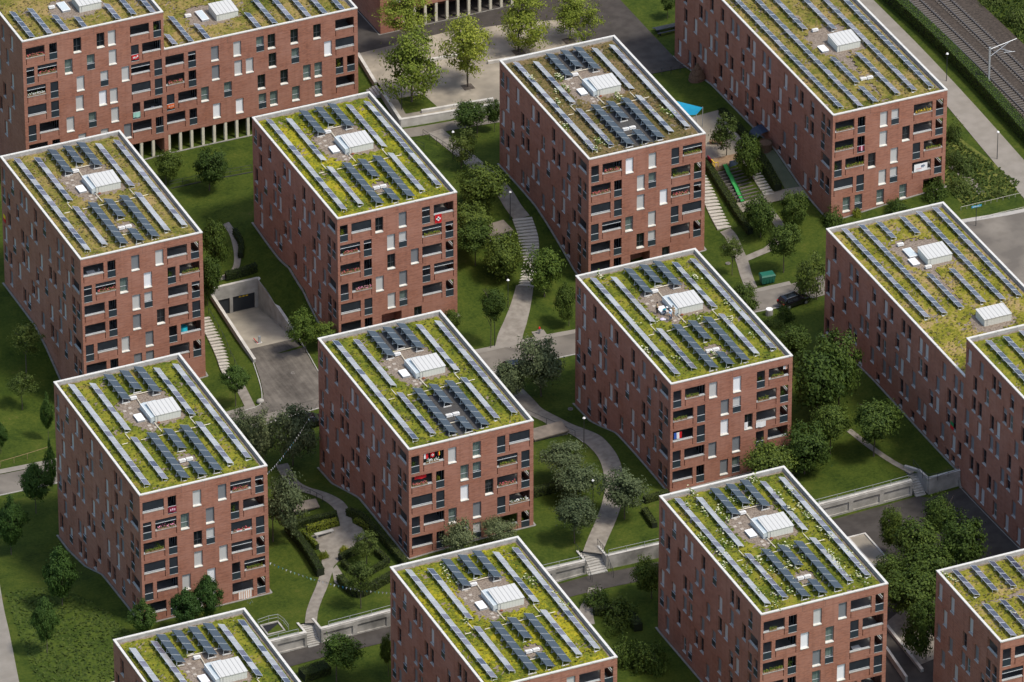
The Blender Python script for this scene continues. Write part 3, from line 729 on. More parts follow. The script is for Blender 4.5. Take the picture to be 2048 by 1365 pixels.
def solar(key, kind, x, y0, y1, label):
    b = BLD[key]; ln = 1.535 if kind == 'pv' else 1.655; n = max(1, round((y1-y0)/ln))
    off = (y1-y0-n*ln)/2
    root = thing('solar_panel_row', (b['x']+x, b['y']+y0+off, b['zt']-.55+.04), label, 'solar panels', 'rows of solar panels on the green roofs')
    r = random.Random(int(x*100+y0*10)+ord(key[0]))
    base = R(19) if kind == 'pv' else R(18)
    for k in range(n):
        tilt = base+R(round(r.gauss(0, .8)*2)/2) if kind == 'pv' else base
        link('solar_panel', m_pv(tilt, ('pv_blue' if r.random() < .75 else 'pv_sky_lilac') if key in ('F', 'G', 'L', 'N1', 'N2', 'T2') else r.choice(('pv_sky_pale',)*5+('pv_sky_lilac',)*4+('pv_blue',))) if kind == 'pv' else m_col(tilt), root, (0, k*ln, 0))
    link('stand', m_stand(n, ln, 0.64 if kind == 'pv' else .86, .95 if kind == 'pv' else 1.05, kind != 'pv'), root)
    return root
def rows(key, short, spec):
    """spec: (kind, x, y0, y1); labels count from the left within the half they stand in"""
    L = BLD[key]['L']; cnt = {}
    for kind, x, y0, y1 in sorted(spec, key=lambda s: s[1]):
        half = 'whole length' if y1-y0 > L*.6 else ('front half' if (y0+y1)/2 < L*.5 else 'rear half')
        cnt.setdefault((half, kind), []).append((x, y0, y1))
    for (half, kind), l in cnt.items():
        for i, (x, y0, y1) in enumerate(l):
            nm = 'glossy' if kind == 'pv' else 'matt dark'
            which = ('only' if len(l) == 1 else ORD[i])
            solar(key, kind, x, y0, y1, f'{which} {nm} solar row from left, {half}, {short}')
STD_ROWS = [('pv', 1.4, 2.2, 27.8), ('pv', 3.95, 14.7, 27.4), ('pv', 3.95, 2.3, 13.1), ('pv', 12.8, 14.9, 27.5), ('pv', 12.8, 2.36, 13.1), ('pv', 15.35, 2.3, 27.6),
            ('col', 6.28, 21.5, 28.2), ('col', 8.5, 23.2, 28.3), ('col', 10.5, 21.7, 28.4), ('col', 6.1, 1.3, 12.9), ('col', 8.35, 7.9, 12.96), ('col', 8.35, 1.2, 4.5), ('col', 10.55, 1.5, 12.75)]
def std_roof(key, short, tint, bloom=0, mats=(), tufts=1500, spec=STD_ROWS):
    extra = [p for p, _ in mats]
    spots = [[(7.4, 4.9), (9.9, 4.9), (9.9, 7.2), (8.2, 7.4), (7.4, 6.5)]]
    green_roof(key, tint, bare=[GRAVEL]+spots+extra, mats=mats, tufts=tufts, bloom=bloom)
    stair_head(key, 8.45, 15.85); hatch(key, 6.45, 16.65); vent(key, 7.55, 21.9); vent(key, 7.65, 5.55, n=2)
    pipes(key, [(8.4, 22.0, 8.25, 19.3), (8.25, 15.6, 8.32, 13.3), (5.2, 12.47, 14.6, 12.5), (2.6, 12.46, 3.4, 12.47), (6.85, 4.14, 9.8, 4.12), (7.0, 22.9, 11.0, 22.9), (3.9, 14.6, 3.95, 13.0), (12.8, 14.8, 12.85, 13.1)])
    pavers(key, [(5.7+.55*k+hsh(k, 2)*.1, 19.7-1.05*k+hsh(k, 4)*.3) for k in range(5)]+[(6.6, 20.2), (7.9, 14.6), (7.3, 15.3), (6.5, 21.3), (7.2, 14.5)])
    rows(key, short, spec)


# ------------------------------------------------------------------ the houses
sp = lambda s: s.split()
building('B', 'brick block with the most tan, dried-out green roof, left of the garage ramp', -20.62, 60.49, 19.66, 17.2, 29.46, 2, 6, sp('dg cw gP do gd dd'), sp('0000 1100 0001 0002 2200 0000'))
building('D', 'brick block with a red white-cross flag hanging from its top loggia', 13.99, 56.14, 19.87, 17.2, 29.46, 0, 6, sp('od gP od gd gD --x'), sp('2001 1111 0000 0011 2200 0000'), custom=[(5, 6.2, 'void', 2.9), (5, 10.9, 'win', 'o')])
building('E', 'brick block with dark matting under its solar rows, beside the blue sun sail', 50.79, 57.0, 19.77, 17.2, 29.46, 0, 6, sp('wg gD gw cg oP --x'), sp('0012 0000 2211 1222 0000 0000'), custom=[(5, 6.2, 'void', 2.9), (5, 10.9, 'win', 'o')])
building('A', 'brick block tied to bunting, a striped blanket over its lowest loggia', -35.41, 2.42, 20.71, 17.2, 29.46, 2, 7, sp('gd cd oP gg gw gg oo'), sp('2011 1100 0022 2210 0010 0000 0000'))
building('H', 'central brick block between the hedge garden and the curving path', 0, 0, 19.77, 17.2, 29.46, 0, 6, sp('gc cD wo cd gP gg'), sp('0022 0012 2200 0002 0000 0000'))
building('C', 'brick block with four people standing on its green roof', 36.75, .82, 19.74, 17.2, 29.46, 0, 6, sp('gw dP wo dd dD'), sp('0000 0200 0200 0000 0000'))
building('I', 'brick block whose roof is dotted with white flowers, above the dark court', 23.82, -53.04, 20.42, 17.2, 29.46, 2, 6, sp('gd wc dD cw gg gg'), sp('0000 0002 0000 0022 1200 0011'))
building('J', 'brick block cut off at the bottom edge, between the walkway stairs', -13.04, -53.96, 20.16, 17.2, 29.46, 2, 6, sp('gg gg gd dg gg gg'), sp('0000 1100 0022 0000 0000 0000'))
building('K', 'brick block of which mostly the roof shows, in front of the egg-shaped trees', -50.08, -55.26, 20.23, 17.2, 29.46, 1, 6, sp('gg gg gd dg gg gg'), sp('0000 1100 0022 0000 0000 0000'))
FS = [(6.9, 10.2, 11.9, 15.3, 20.4, 22.1, 25.4, 27.1, 30.5, 32.2, 35.5, 38.9, 42.3, 45.7), (8.6, 6.9, 13.8, 17.0, 20.4, 22.0, 25.5, 28.8, 33.9, 37.3, 40.7, 42.4, 47.5), (12.0, 17.1, 18.7, 23.8, 27.2, 28.8, 32.3, 34.0, 37.4, 39.1, 44.1, 47.3), (5.3, 11.9, 15.4, 20.5, 22.2, 25.6, 27.3, 30.7, 32.3, 35.8, 40.9, 42.5, 47.4), (7.1, 8.8, 13.7, 16.9, 24.0, 27.3, 32.3, 34.1, 37.5, 44.2, 45.9, 49.2)]
building('F', 'long brick slab beside the railway with a white banner on its end', 85.62, 54.2, 19.88, 17.2, 50.2, 1, 4, sp('gP go og gP'), sp('0000 0000 0002 2200'), side=FS+[()], custom=[(4, 1.75, 'win', 'c'), (4, 3.55, 'win', 'D'), (4, 6.85, 'win', 'c'), (4, 10.3, 'win', 'c'), (4, 13.9, 'void', 2.8)])
GS = [(38.5, 33.6, 31.9, 26.8, 23.4, 21.7, 18.2, 16.5, 13.2, 11.5, 6.4, 3.1, 1.5), (40.3, 37.0, 33.5, 31.8, 28.5, 25.2, 23.5, 19.8, 16.6, 13.1, 11.5, 8.1, 4.8, 3.1), (40.3, 38.7, 35.3, 30.2, 28.6, 25.2, 23.5, 19.9, 18.4, 14.9, 9.8, 8.1, 4.9, 3.2), (38.8, 33.6, 32.0, 26.9, 23.4, 21.7, 18.3, 16.7, 13.2, 11.6, 6.4, 3.2, 1.5), (40.2, 30.3, 25.1, 18.4, 14.9, 11.4, 8.1, 4.9, 3.2)]
building('G', 'long brick slab with two white stair huts on its mossy roof', 71.74, -12.9, 19.8, 17.2, 40.6, 0, 5, front_std=False, side=GS, right=False)
G2S = [(15.0, 11.6, 8.1, 6.6, 3.1, -.3, -5.2), (13.2, 9.9, 4.9, 3.2, -.2, -3.5, -6.9), (13.4, 11.7, 8.3, 6.6, 1.5, -1.8, -5), (15.1, 11.7, 8.3, 6.6, 3.3, 0, -5, -6.8), (15.1, 13.5, 10.0, 5.0, 3.3, 0, -3.5), (13.5, 11.8, 8.5, 6.8, 1.6, -1.8, -6.8), (11.8, 10.2, 6.7, 3.4, 0, -3.4)]
building('T2', 'taller brick slab cut by the right picture edge, joined to the two-hut slab', 71.76, -45.0, 25.6, 17.2, 32.1, 0, 7, front_std=False, side=[[v+16.7 for v in l] for l in G2S], right=False)
LS = [(16.8, 13.5, 8.4), (15.3, 9.9, 6.7), (16.9, 13.6, 10.2, 8.8, 5.0), (15.5, 12., 7.), (13., 8.), (16.9, 11.)]
building('L', 'brick block in the bottom right corner with short solar rows and a gravel strip', 48.0, -69.7, 20.0, 17.2, 17.4, 0, 5, sp('gg gg gd dg gg'), sp('0000 1100 0022 0000 0000'), side=LS)
Rl = lambda k, a, b: (k, .3, 5.2, False, [(.48, 2.74, 'w', a), (3.88, MW, 'n', b)])
Pl = lambda k, a, b: (k, .3, 5.2, False, [(.48, MW, 'n', a), (2.1, 2.84, 'w', b)])
Rr = lambda k, a, b: (k, 15.5, 20.3, False, [(15.7, 2.8, 'w', a), (19.1, MW, 'n', b)])
Pr = lambda k, a, b: (k, 15.5, 20.3, False, [(15.75, MW, 'n', a), (17.4, 2.75, 'w', b)])
cw = lambda k, xs, cs: [(k, x, 'win', c) for x, c in zip(xs, cs)]
NWS = [(18.2, 14.9, 13.2, 8.1, 4.8), (16.5, 13.2, 9.9, 6.6), (18.2, 11.6, 9.9, 5.), (16.5, 14.8, 8.2, 4.9), (18.2, 13.2, 9.9, 6.6), (16.5, 11.6, 8.2)]
building('N1', 'taller brick slab in the top left corner with a red banner on a railing', -9.6, 110, 24.4, 20.6, 20, 2, 6, front_std=False, side=NWS, right=False,
    custom=cw(0, (7.4, 10.8, 12.45), 'oog')+cw(1, (6.05, 9.3, 12.5), 'cDg')+cw(2, (7.7, 11.2, 14.3), 'gPg')+cw(3, (7.5, 10.9, 12.5), 'gwg')+cw(4, (6.05, 9.3, 12.6), 'gDg')+cw(5, (7.7, 11.0, 14.4), 'ggd'),
    crooms=[Rl(0, 0, 0), Pl(1, 1, 1), Rl(2, 1, 2), Rl(3, 2, 2), Pl(4, 2, 0), Rl(5, 0, 0), Rr(0, 0, 0), Pr(1, 2, 0), Rr(2, 1, 2), Rr(3, 2, 2), Pr(4, 0, 0), Rr(5, 0, 0)],
    extra_front=[(15.0, 5.3, 1.6, 3.0, 4.5, True)])
c2 = lambda k, a, b: (k, .05, 5.0, False, [(.15, 2.75, 'w', a), (3.5, MW, 'n', b)])
building('N2', 'lower brick slab raised on a row of cream concrete columns', 11.0, 110, 18.5, 28.75, 20, 1, 4, front_std=False, right=True,
    custom=cw(0, (6.9, 10.2, 13.6, 15.3, 18.7, 22.1), 'dgDooo')+cw(1, (6.95, 10.3, 12., 15.4, 18.8, 23.7), 'dggoDw')+cw(2, (5.3, 8.7, 13.7, 17.1, 20.5, 22.2), 'cDoocc')+cw(3, (7., 10.4, 13.8, 15.5, 18.8, 22.2), 'wwDccc'),
    crooms=[c2(0, 0, 1), c2(1, 0, 0), (2, .05, 5.0, False, [(.2, MW, 'n', 2), (1.9, 2.8, 'w', 0)]), c2(3, 0, 0), (0, 25.2, 28.45, True, [(25.4, 2.8, 'w', 0)]), (1, 25.2, 28.45, True, [(25.4, 2.8, 'w', 2)]), (2, 25.2, 28.45, True, [(25.4, MW, 'n', 0), (27.1, MW, 'n', 0)]), (3, 25.2, 28.45, True, [(25.4, 2.8, 'w', 0)])],
    extra_front=[(.3, 26.5, 1.7, 3.2, 4.5, True)], side=[()]*4)
building('T', 'brick house on cream columns behind the plaza at the top edge', 50.6, 127.6, 20.0, 36, 20, 1, 4, front_std=False, side=[(), (), (17, 13, 9, 4), (15, 11, 6)], right=False,
    custom=cw(3, (2.0, 5.4, 8.8, 12.2, 17.3, 20.7, 25.8), 'gowogog'), extra_front=[(3.4, 32, 2.7, 3.3, 4.5, True)])
def pillars(key, xs, zb, zt_):
    b = BLD[key]
    for x in xs:
        mb = MB(); mb.box(-.19, .19, -.0, .42, 0, zt_-zb, 'pipe_cream'); mb.box(-.24, .24, -.05, .47, 0, .12, 'concrete_pale'); o = mb.build('pillar', b['root'], (x, .04, zb-b['z0']))
M('pipe_cream', (.62, .58, .45), (.55, .51, .40), 1.5, .8)
pillars('N2', [.45+1.68*k for k in range(16)], 1.55, 4.9)
pillars('N1', [15.2+1.75*k for k in range(3)], 1.5, 4.6)
pillars('T', [3.6+1.68*k for k in range(19)], 2.6, 6.0)

# ------------------------------------------------------------------ green roofs, stair huts, solar rows
std_roof('B', 'on the tan-roofed block', 'tan')
std_roof('D', 'on the red-flag block', 'yellow')
std_roof('A', 'on the bunting block', 'green')
std_roof('H', 'on the central block', 'green', mats=[([(6.0, 1.3), (11.6, 1.3), (11.6, 12.2), (9.5, 12.2), (9.5, 11.4), (6.0, 11.4)], 'membrane'), ([(6.6, 23.2), (11.6, 23.2), (11.6, 28.4), (6.6, 28.4)], 'membrane')])
std_roof('C', 'on the block with rooftop people', 'green', bloom=14)
std_roof('I', 'on the white-flowered block', 'green', bloom=60)
std_roof('J', 'on the bottom middle block', 'yellow', bloom=10)
KR = [r for r in STD_ROWS if not (r[0] == 'col' and r[2] > 20)]+[('col', 5.0, 21.3, 28.1), ('col', 7.1, 23.1, 28.2), ('col', 9.15, 21.2, 28.2), ('col', 11.1, 21.2, 28.2)]
std_roof('K', 'on the bottom left block', 'green', spec=[('pv', 1.0, 2.2, 26.9) if r[1] == 1.4 else r for r in KR])
std_roof('E', 'on the dark-matted block', 'dry', bloom=14, mats=[([(5.9, 1.3), (11.6, 1.3), (11.6, 12.2), (9.5, 12.2), (9.5, 11.0), (5.9, 11.0)], 'membrane'), ([(6.6, 23.2), (12.0, 23.2), (12.0, 28.4), (6.6, 28.4)], 'membrane')])
GF = [(6.0, 21.5), (8.2, 23.4), (12.4, 23.0), (12.6, 15.6), (9.4, 14.6), (8.9, 9.0), (8.6, 1.2), (8.2, 1.2), (8.4, 9.5), (7.6, 15.2), (6.2, 16.0)]
green_roof('F', 'tan', bare=[GF], tufts=2400)
stair_head('F', 8.5, 16.2, lean=False); hatch('F', 6.5, 16.7); vent('F', 7.8, 22.4); vent('F', 7.9, 7.5, n=2)
rows('F', 'on the railway slab', [('pv', 1.55, 1.3, 45.), ('pv', 4.1, 1.25, 45.), ('pv', 6.5, 23.0, 40.), ('pv', 6.5, 7.0, 14.3), ('pv', 6.5, 1.3, 5.5), ('pv', 10.2, 21.3, 38.5), ('pv', 10.2, 1.6, 14.5), ('pv', 12.7, 1.6, 42.), ('pv', 15.2, 1.5, 45.)])
GG = [(5.7, 33.0), (7.0, 34.6), (12.4, 33.6), (12.6, 27.0), (8.6, 26.0), (8.4, 16.0), (7.9, 16.0), (7.6, 26.4), (5.9, 28.6)]
GG2 = [(6.6, 9.6), (6.9, 12.8), (8.0, 14.2), (12.6, 13.7), (12.8, 10.2), (8.5, 8.6)]
green_roof('G', 'moss', bare=[GG, GG2], tufts=2000)
stair_head('G', 8.35, 27.4, lean=False); stair_head('G', 8.2, 10.75, d=2.5, w=3.9, lean=False); hatch('G', 6.5, 27.9); hatch('G', 7.0, 29.9, 1.1, 2.2, True); vent('G', 6.9, 33.2); vent('G', 7.7, 26.6)
rows('G', 'on the two-hut slab', [('pv', 1.75, 15.4, 39.4), ('pv', 4.25, 15.4, 39.4), ('pv', 6.7, 35.1, 39.3), ('pv', 6.85, 15.4, 25.0), ('pv', 10.1, 35.1, 39.0), ('pv', 10.1, 15.4, 25.0), ('pv', 12.7, 15.4, 39.5), ('pv', 15.1, 15.5, 39.5)])
green_roof('T2', 'green', bare=[], tufts=1200)
rows('T2', 'on the taller right slab', [('pv', 1.85, 18.5, 30.2), ('pv', 4.3, 18.5, 30.1), ('pv', 6.8, 18.5, 31.0), ('pv', 9.4, 18.5, 31.0)])
GL = [(.6, 8.7), (4.5, 9.0), (7.5, 8.9), (8.2, 8.2), (10.0, 7.6), (13.5, 7.4), (13.5, 11.2), (9.0, 10.6), (7.4, 9.6), (4.5, 9.5), (.6, 9.3)]
green_roof('L', 'moss', bare=[GL], tufts=1000, bloom=6)
rows('L', 'on the corner block', [('pv', 1.7, 10.6, 16.6), ('pv', 4.2, 10.6, 16.6), ('pv', 6.7, 10.6, 16.5), ('pv', 9.1, 10.9, 16.6), ('pv', 1.7, .7, 8.3), ('pv', 4.0, .7, 8.2), ('pv', 6.4, .7, 8.2)])
vent('L', 8.2, 8.9)
green_roof('N1', 'tan', bare=[[(6.9, 4.6), (6.6, 7.5), (8, 9.5), (14, 9.5), (14.5, 5.2), (11, 3.9)]], tufts=1300)
stair_head('N1', 10.4, 5.2, w=3.2, lean=False); hatch('N1', 8.3, 6.1, 1.1, 2.4, True); vent('N1', 6.9, 7.6)
rows('N1', 'on the top left slab', [('pv', 1.35, .7, 8.4), ('pv', 3.9, .65, 8.3), ('pv', 6.3, .9, 4.9), ('pv', 8.9, .8, 3.2), ('pv', 13.9, .9, 5.0), ('pv', 16.3, .7, 7.5), ('pv', 18.9, .7, 8.)])
green_roof('N2', 'tan', bare=[[(6.0, 5.0), (6.1, 8.6), (8, 10.2), (13.2, 10), (13.6, 5.2), (9.5, 4.2)]], tufts=1800)
stair_head('N2', 9.9, 5.2, w=3.2, lean=False); hatch('N2', 8.0, 5.8, 1.0, 2.7, True); vent('N2', 6.3, 7.7)
rows('N2', 'on the column-raised slab', [('pv', 1.5, .6, 4.0), ('pv', 3.85, .6, 8.3), ('pv', 6.3, .6, 4.6), ('pv', 13.85, .5, 4.8), ('pv', 16.3, .7, 8.3), ('pv', 18.8, .7, 8.2), ('pv', 21.3, .65, 8.), ('pv', 23.7, .7, 8.), ('pv', 26.3, .6, 8.)])
green_roof('T', 'green', bare=[], tufts=200)


# ------------------------------------------------------------------ streets, paths, plaza, rails
ribbon('street', [(-75, 48), (-36, 47.2), (-10, 46.9), (8, 46.6), (30, 44.5), (42, 44), (60, 41.5), (75, 39.8), (88, 40)], 5.0, 'asphalt', .06, n=7)
ribbon('pavement', [(-75, 51.2), (-36, 50.4), (-12, 50.1), (-1.5, 49.6)], 1.1, 'road_pale', .09)
ribbon('pavement', [(9.5, 49.6), (20, 48.3), (30, 47.4), (42, 46.9), (60, 44.5), (74, 42.6)], 1.0, 'road_pale', .09)
kerb('kerb', [(-75, 45.4), (-36, 44.6), (-10, 44.3), (8, 44.0), (30, 41.9), (42, 41.4), (60, 38.9), (70.5, 37.4)], h=.08)
patch('street', [(87.5, 36), (89.2, 46), (100, 45), (112, 43.2), (150, 41), (150, -10), (89.2, -10), (89.2, 30)], 'asphalt', .05, 2.)
kerb('kerb', [(100, 45.2), (112, 43.4), (140, 41.6)], width=.9, h=.09)
dr = lambda x, y: float(pit_z(y)) if y > 59.5 else gz(x, y)
patch('driveway', [(3.15, 62.4), (10.12, 62.4), (10.12, 59.5), (9.6, 55), (9.3, 51), (10, 48.6), (8, 46.3), (-2.5, 46.8), (-.2, 49.0), (1.2, 51.5), (2.2, 55), (3.15, 59.5)], 'driveway', .10, 1.0, dr)
kerb('kerb', [(10.3, 61.5), (10.0, 57), (9.5, 51.5), (10.2, 49)], h=.10, width=.12, mat='concrete'); kerb('kerb', [(2.9, 59.3), (2.0, 55), (1.0, 51.6), (-.3, 49.3), (-2.4, 49.2)], h=.10, width=.12, mat='concrete')
patch('ramp', [(3.15, 62.4), (10.12, 62.4), (10.12, 75.3), (3.15, 75.3)], 'path_pale', .06, 1.0, lambda x, y: float(pit_z(y)))
ribbon('path', [(47, 100), (47.6, 92.4), (47.8, 88), (48.2, 84), (48.2, 79.3), (47.8, 75.1), (47.9, 72.4)], 2.3, 'path', .06)
ribbon('path', [(42.4, 59.2), (40.3, 55.7), (37.9, 52.1), (35.9, 49.3), (34.4, 46.6)], 2.3, 'path', .07, w2=3.6)
ribbon('path', [(29.8, 41.6), (30.6, 37), (30.9, 33), (31.0, 30.4), (32.2, 26.5), (33.2, 22), (33.3, 17), (33.1, 12.3), (32.2, 8.5), (30.6, 4.4), (28.4, .6), (26.1, -2.7), (23.2, -6.5), (21.4, -9.0)], 2.5, 'path', .06)
kerb('kerb', [(30.0, 32.5), (31.0, 26), (32.0, 21.5), (32.0, 17)], offs=0, h=.05, width=.1)
ribbon('path', [(-3.9, 33), (-4.6, 28), (-4.2, 25.1), (-3.3, 22.5), (-2.9, 18.9), (-3.0, 15.1), (-3.7, 12), (-4.6, 9.5)], 1.6, 'path', .06)
ribbon('path', [(-7.0, 7.0), (-9.0, 4.7), (-10.6, 2.2), (-12.2, -.2), (-13.9, -2.5), (-15.4, -4.8), (-16.6, -7.2)], 1.5, 'path', .075)
patch('garden_court', [(-9.0, 11.4), (-5.8, 11.5), (-3.2, 11.0), (-2.6, 9.4), (-3.0, 6.0), (-5.0, 5.2), (-7.2, 4.7), (-8.9, 3.4), (-10.2, 3.0), (-10.2, 4.6), (-9.2, 6.6), (-9.1, 9)], 'path', .06, .8)
patch('garden_court', [(-9.6, 2.6), (-8.6, 3.4), (-8.8, .4), (-8.6, -2.2), (-9.4, -3.2), (-10.4, -.2)], 'path', .068, .8)
ribbon('path', [(-.6, 57), (-.7, 55), (-1.1, 52.1), (-1.6, 48.9)], 1.3, 'path', .06)
ribbon('path', [(10.8, 88), (10.6, 85), (9.6, 81), (8.2, 78.3), (6.0, 77.4), (2.5, 78.2)], .9, 'path', .05)
ribbon('path', [(72.25, 59.4), (72.3, 57.4), (71.6, 54), (71.0, 51.3), (69.9, 47.7), (69.0, 44.2)], 1.6, 'path', .06)
ribbon('path', [(71.3, 51.7), (73.6, 52.0), (75.8, 52.5), (78.8, 55.5), (79.3, 60.6)], 1.3, 'path', .065)
ribbon('path', [(75.4, 62.9), (78.3, 62.5), (80.6, 62.9), (83.1, 62.5), (85.3, 62.1)], 2.2, 'sand', .07)
ribbon('asphalt_walk', [(-60, -10.6), (-21, -10.7), (-10, -11.3), (5, -12.1), (16, -12.6), (26, -12.9), (34, -13.1), (50, -13.6)], 3.0, 'asphalt_dark', .05)
ribbon('path', [(19.6, -13.8), (18.4, -15.6), (16.8, -17.2), (15.8, -20)], 1.7, 'path', .07)
patch('dark_court', [(43, -11.9), (53, -11.6), (65.8, -12.0), (67, -13.2), (71.7, -13.2), (71.7, -80), (42, -80), (41.6, -40)], 'asphalt_dark', .06, 2.)
patch('planting_bed', [(48.9, -36.5), (53.5, -34), (53.2, -46), (49.2, -46.5)], 'path', .10, 1.5)
ribbon('path', [(63.6, 3.5), (64.3, -1.5), (65.2, -6), (66.3, -9.6)], .8, 'path', .05)
ribbon('road', [(-47, 24), (-49.5, 15.5), (-51.2, 9), (-54.3, -2.5), (-57, -13)], 3.0, 'road_pale', .06, offs=-1.2)
ribbon('road', [(116, 118), (115.2, 92), (114.5, 76), (114.1, 67), (113.3, 50), (112.8, 42)], 2.8, 'road_pale', .06, w2=4.3)
ribbon('lane', [(36, 101.6), (44, 100.9), (57, 99.6), (66, 98.7)], 2.4, 'asphalt', .05)
patch('plaza', [(43.3, 103.3), (57.5, 101.9), (69.2, 100.6), (74, 103.6), (76.2, 119.6), (68.8, 121.6), (58.7, 123.2), (45.1, 122.6)], 'sand', 0., 1.5, lambda x, y: 3.55)
patch('asphalt_square', [(74.6, 101), (85.4, 100), (85.4, 165), (40, 165), (40, 124.3), (45.2, 123.4), (58.7, 124), (68.9, 122.4), (76.8, 120.4)], 'asphalt_dark', .06, 2.)
patch('planting_bed', [(44.4, 104.2), (49.2, 103.8), (48.8, 108.2), (45.0, 108.6)], 'grass', 0, 1.5, lambda x, y: 3.58)
patch('playground', [(74.8, 85.6), (83.4, 85), (83.4, 76), (82.2, 73.3), (77.4, 72.4), (75.2, 73.0), (74.6, 78)], 'sand', .06, 1.)
patch('turf_strip', [(83.9, 72.2), (85.2, 71.4), (85.2, 62.7), (83.2, 62.8)], 'turf_court', .06, 1.)
patch('railway_bed', [(120.4, 30), (130.2, 30), (130.2, 190), (120.4, 190)], 'railbed', .12, 3.)
for k, u in enumerate((122.05, 125.95)):
    z = gz(u, 85)+.14
    t = thing('railway_track', (u, 60, gz(u, 60)+.14), ('railway track nearest the ivy wall', 'railway track further from the ivy wall')[k], 'railway track', 'railway tracks')
    zz = lambda y: gz(u, y)+.14-t.location.z
    ys = np.arange(45, 130, 3.)
    for s in (-.75, .75):
        mb = MB()
        for a, b in zip(ys, ys[1:]): mb.hexa([(s-.05, a-60, zz(a)+.1), (s+.05, a-60, zz(a)+.1), (s+.05, b-60, zz(b)+.1), (s-.05, b-60, zz(b)+.1), (s-.05, a-60, zz(a)+.27), (s+.05, a-60, zz(a)+.27), (s+.05, b-60, zz(b)+.27), (s-.05, b-60, zz(b)+.27)], 'rail')
        mb.build('rail', t)
    mb = MB()
    mb.box(-1.25, 1.25, -.12, .12, -.02, .11, 'sleeper'); sm = mb.mesh('sleeper')
    for y in np.arange(53, 113, .62): link('sleeper', sm, t, (0, y-60, zz(y)))
strip_list = [((46.5, 103.6), (57.0, 102.7), 'pale low seat wall along the front of the plaza'), ((60.5, 112.5), (73.5, 111.2), 'pale low seat wall across the right half of the plaza'), ((52.5, 116.5), (62, 115.8), 'pale low seat wall behind the slender plaza tree')]
for a, b, lab in strip_list:
    L_ = math.hypot(b[0]-a[0], b[1]-a[1]); o = thing('seat_wall', (a[0], a[1], 3.55), lab, 'seat wall', None, math.atan2(b[1]-a[1], b[0]-a[0])); mb = MB(); mb.box(0, L_, -.2, .2, 0, .42, 'concrete_pale'); mb.build('wall_body', o)
for x, y in ((55.3, 107.6), (65.8, 113.8), (73.6, 113.9), (51.2, 119.6)): patch('tree_pit', [(x-.8, y-.8), (x+.8, y-.8), (x+.8, y+.8), (x-.8, y+.8)], 'bark', 0, 1.5, lambda u, v: 3.57)
# rough meadow
def tuft(x, y, h):
    t = r.uniform(0, 6.28); a = (math.cos(t)*.13, math.sin(t)*.13); z = gz(x, y)+.03; e = (-a[1]*r.uniform(1, 2.4), a[0]*r.uniform(1, 2.4))
    mb.face([(x-a[0], y-a[1], z), (x+a[0], y+a[1], z), (x+a[0]*1.3+e[0], y+a[1]*1.3+e[1], z+h), (x-a[0]*1.1+e[0], y-a[1]*1.1+e[1], z+h*.85)], 'blade')
MEAD = [(-47.4, 19.5), (-41, 17.5), (-38.2, 6), (-37.2, -2.5), (-39.5, -8.6), (-47, -8.8), (-52.5, -7.8), (-50.6, 5)]
patch('meadow', MEAD, 'meadow', .04, 1.)
patch('bank', [(103.2, 69), (109.6, 68.5), (112.6, 50.6), (111, 48.6), (102.9, 48.9)], 'wild', .04, 1.)
patch('bare_soil', [(105.5, 58.5), (106.6, 58.8), (107.3, 54), (107.0, 50.3), (106.0, 50.2), (105.9, 54)], 'path', .055, 1.)
mb = MB(); r = random.Random(3)
while len(mb.f) < 2200:
    x, y = r.uniform(-53, -37), r.uniform(-9, 20)
    if not inside((x, y), MEAD): continue
    tuft(x, y, r.uniform(.08, .24))
tag(mb.build('rough_grass'), 'rough tall grass of the meadow under the egg-shaped trees', 'grass', kind='stuff')
BANK = [(103.8, 68), (109, 68), (112.2, 50.5), (110.5, 48.2), (102.8, 48.5), (103.2, 56)]
mb = MB()
while len(mb.f) < 2200:
    x, y = r.uniform(103, 113), r.uniform(48, 68)
    if not inside((x, y), BANK): continue
    tuft(x, y, r.uniform(.1, .4))
tag(mb.build('wild_grass'), 'wild tall grass on the bank beside the concrete road', 'grass', kind='stuff')
LINE = [(130.4, 60), (136, 60), (138, 120), (130.4, 120)]
mb = MB()
while len(mb.f) < 4000:
    x, y = r.uniform(130, 138), r.uniform(60, 120)
    if not inside((x, y), LINE): continue
    tuft(x, y, r.uniform(.2, .7))
tag(mb.build('trackside_weeds'), 'weeds growing along the far side of the rails', 'weeds', kind='stuff')

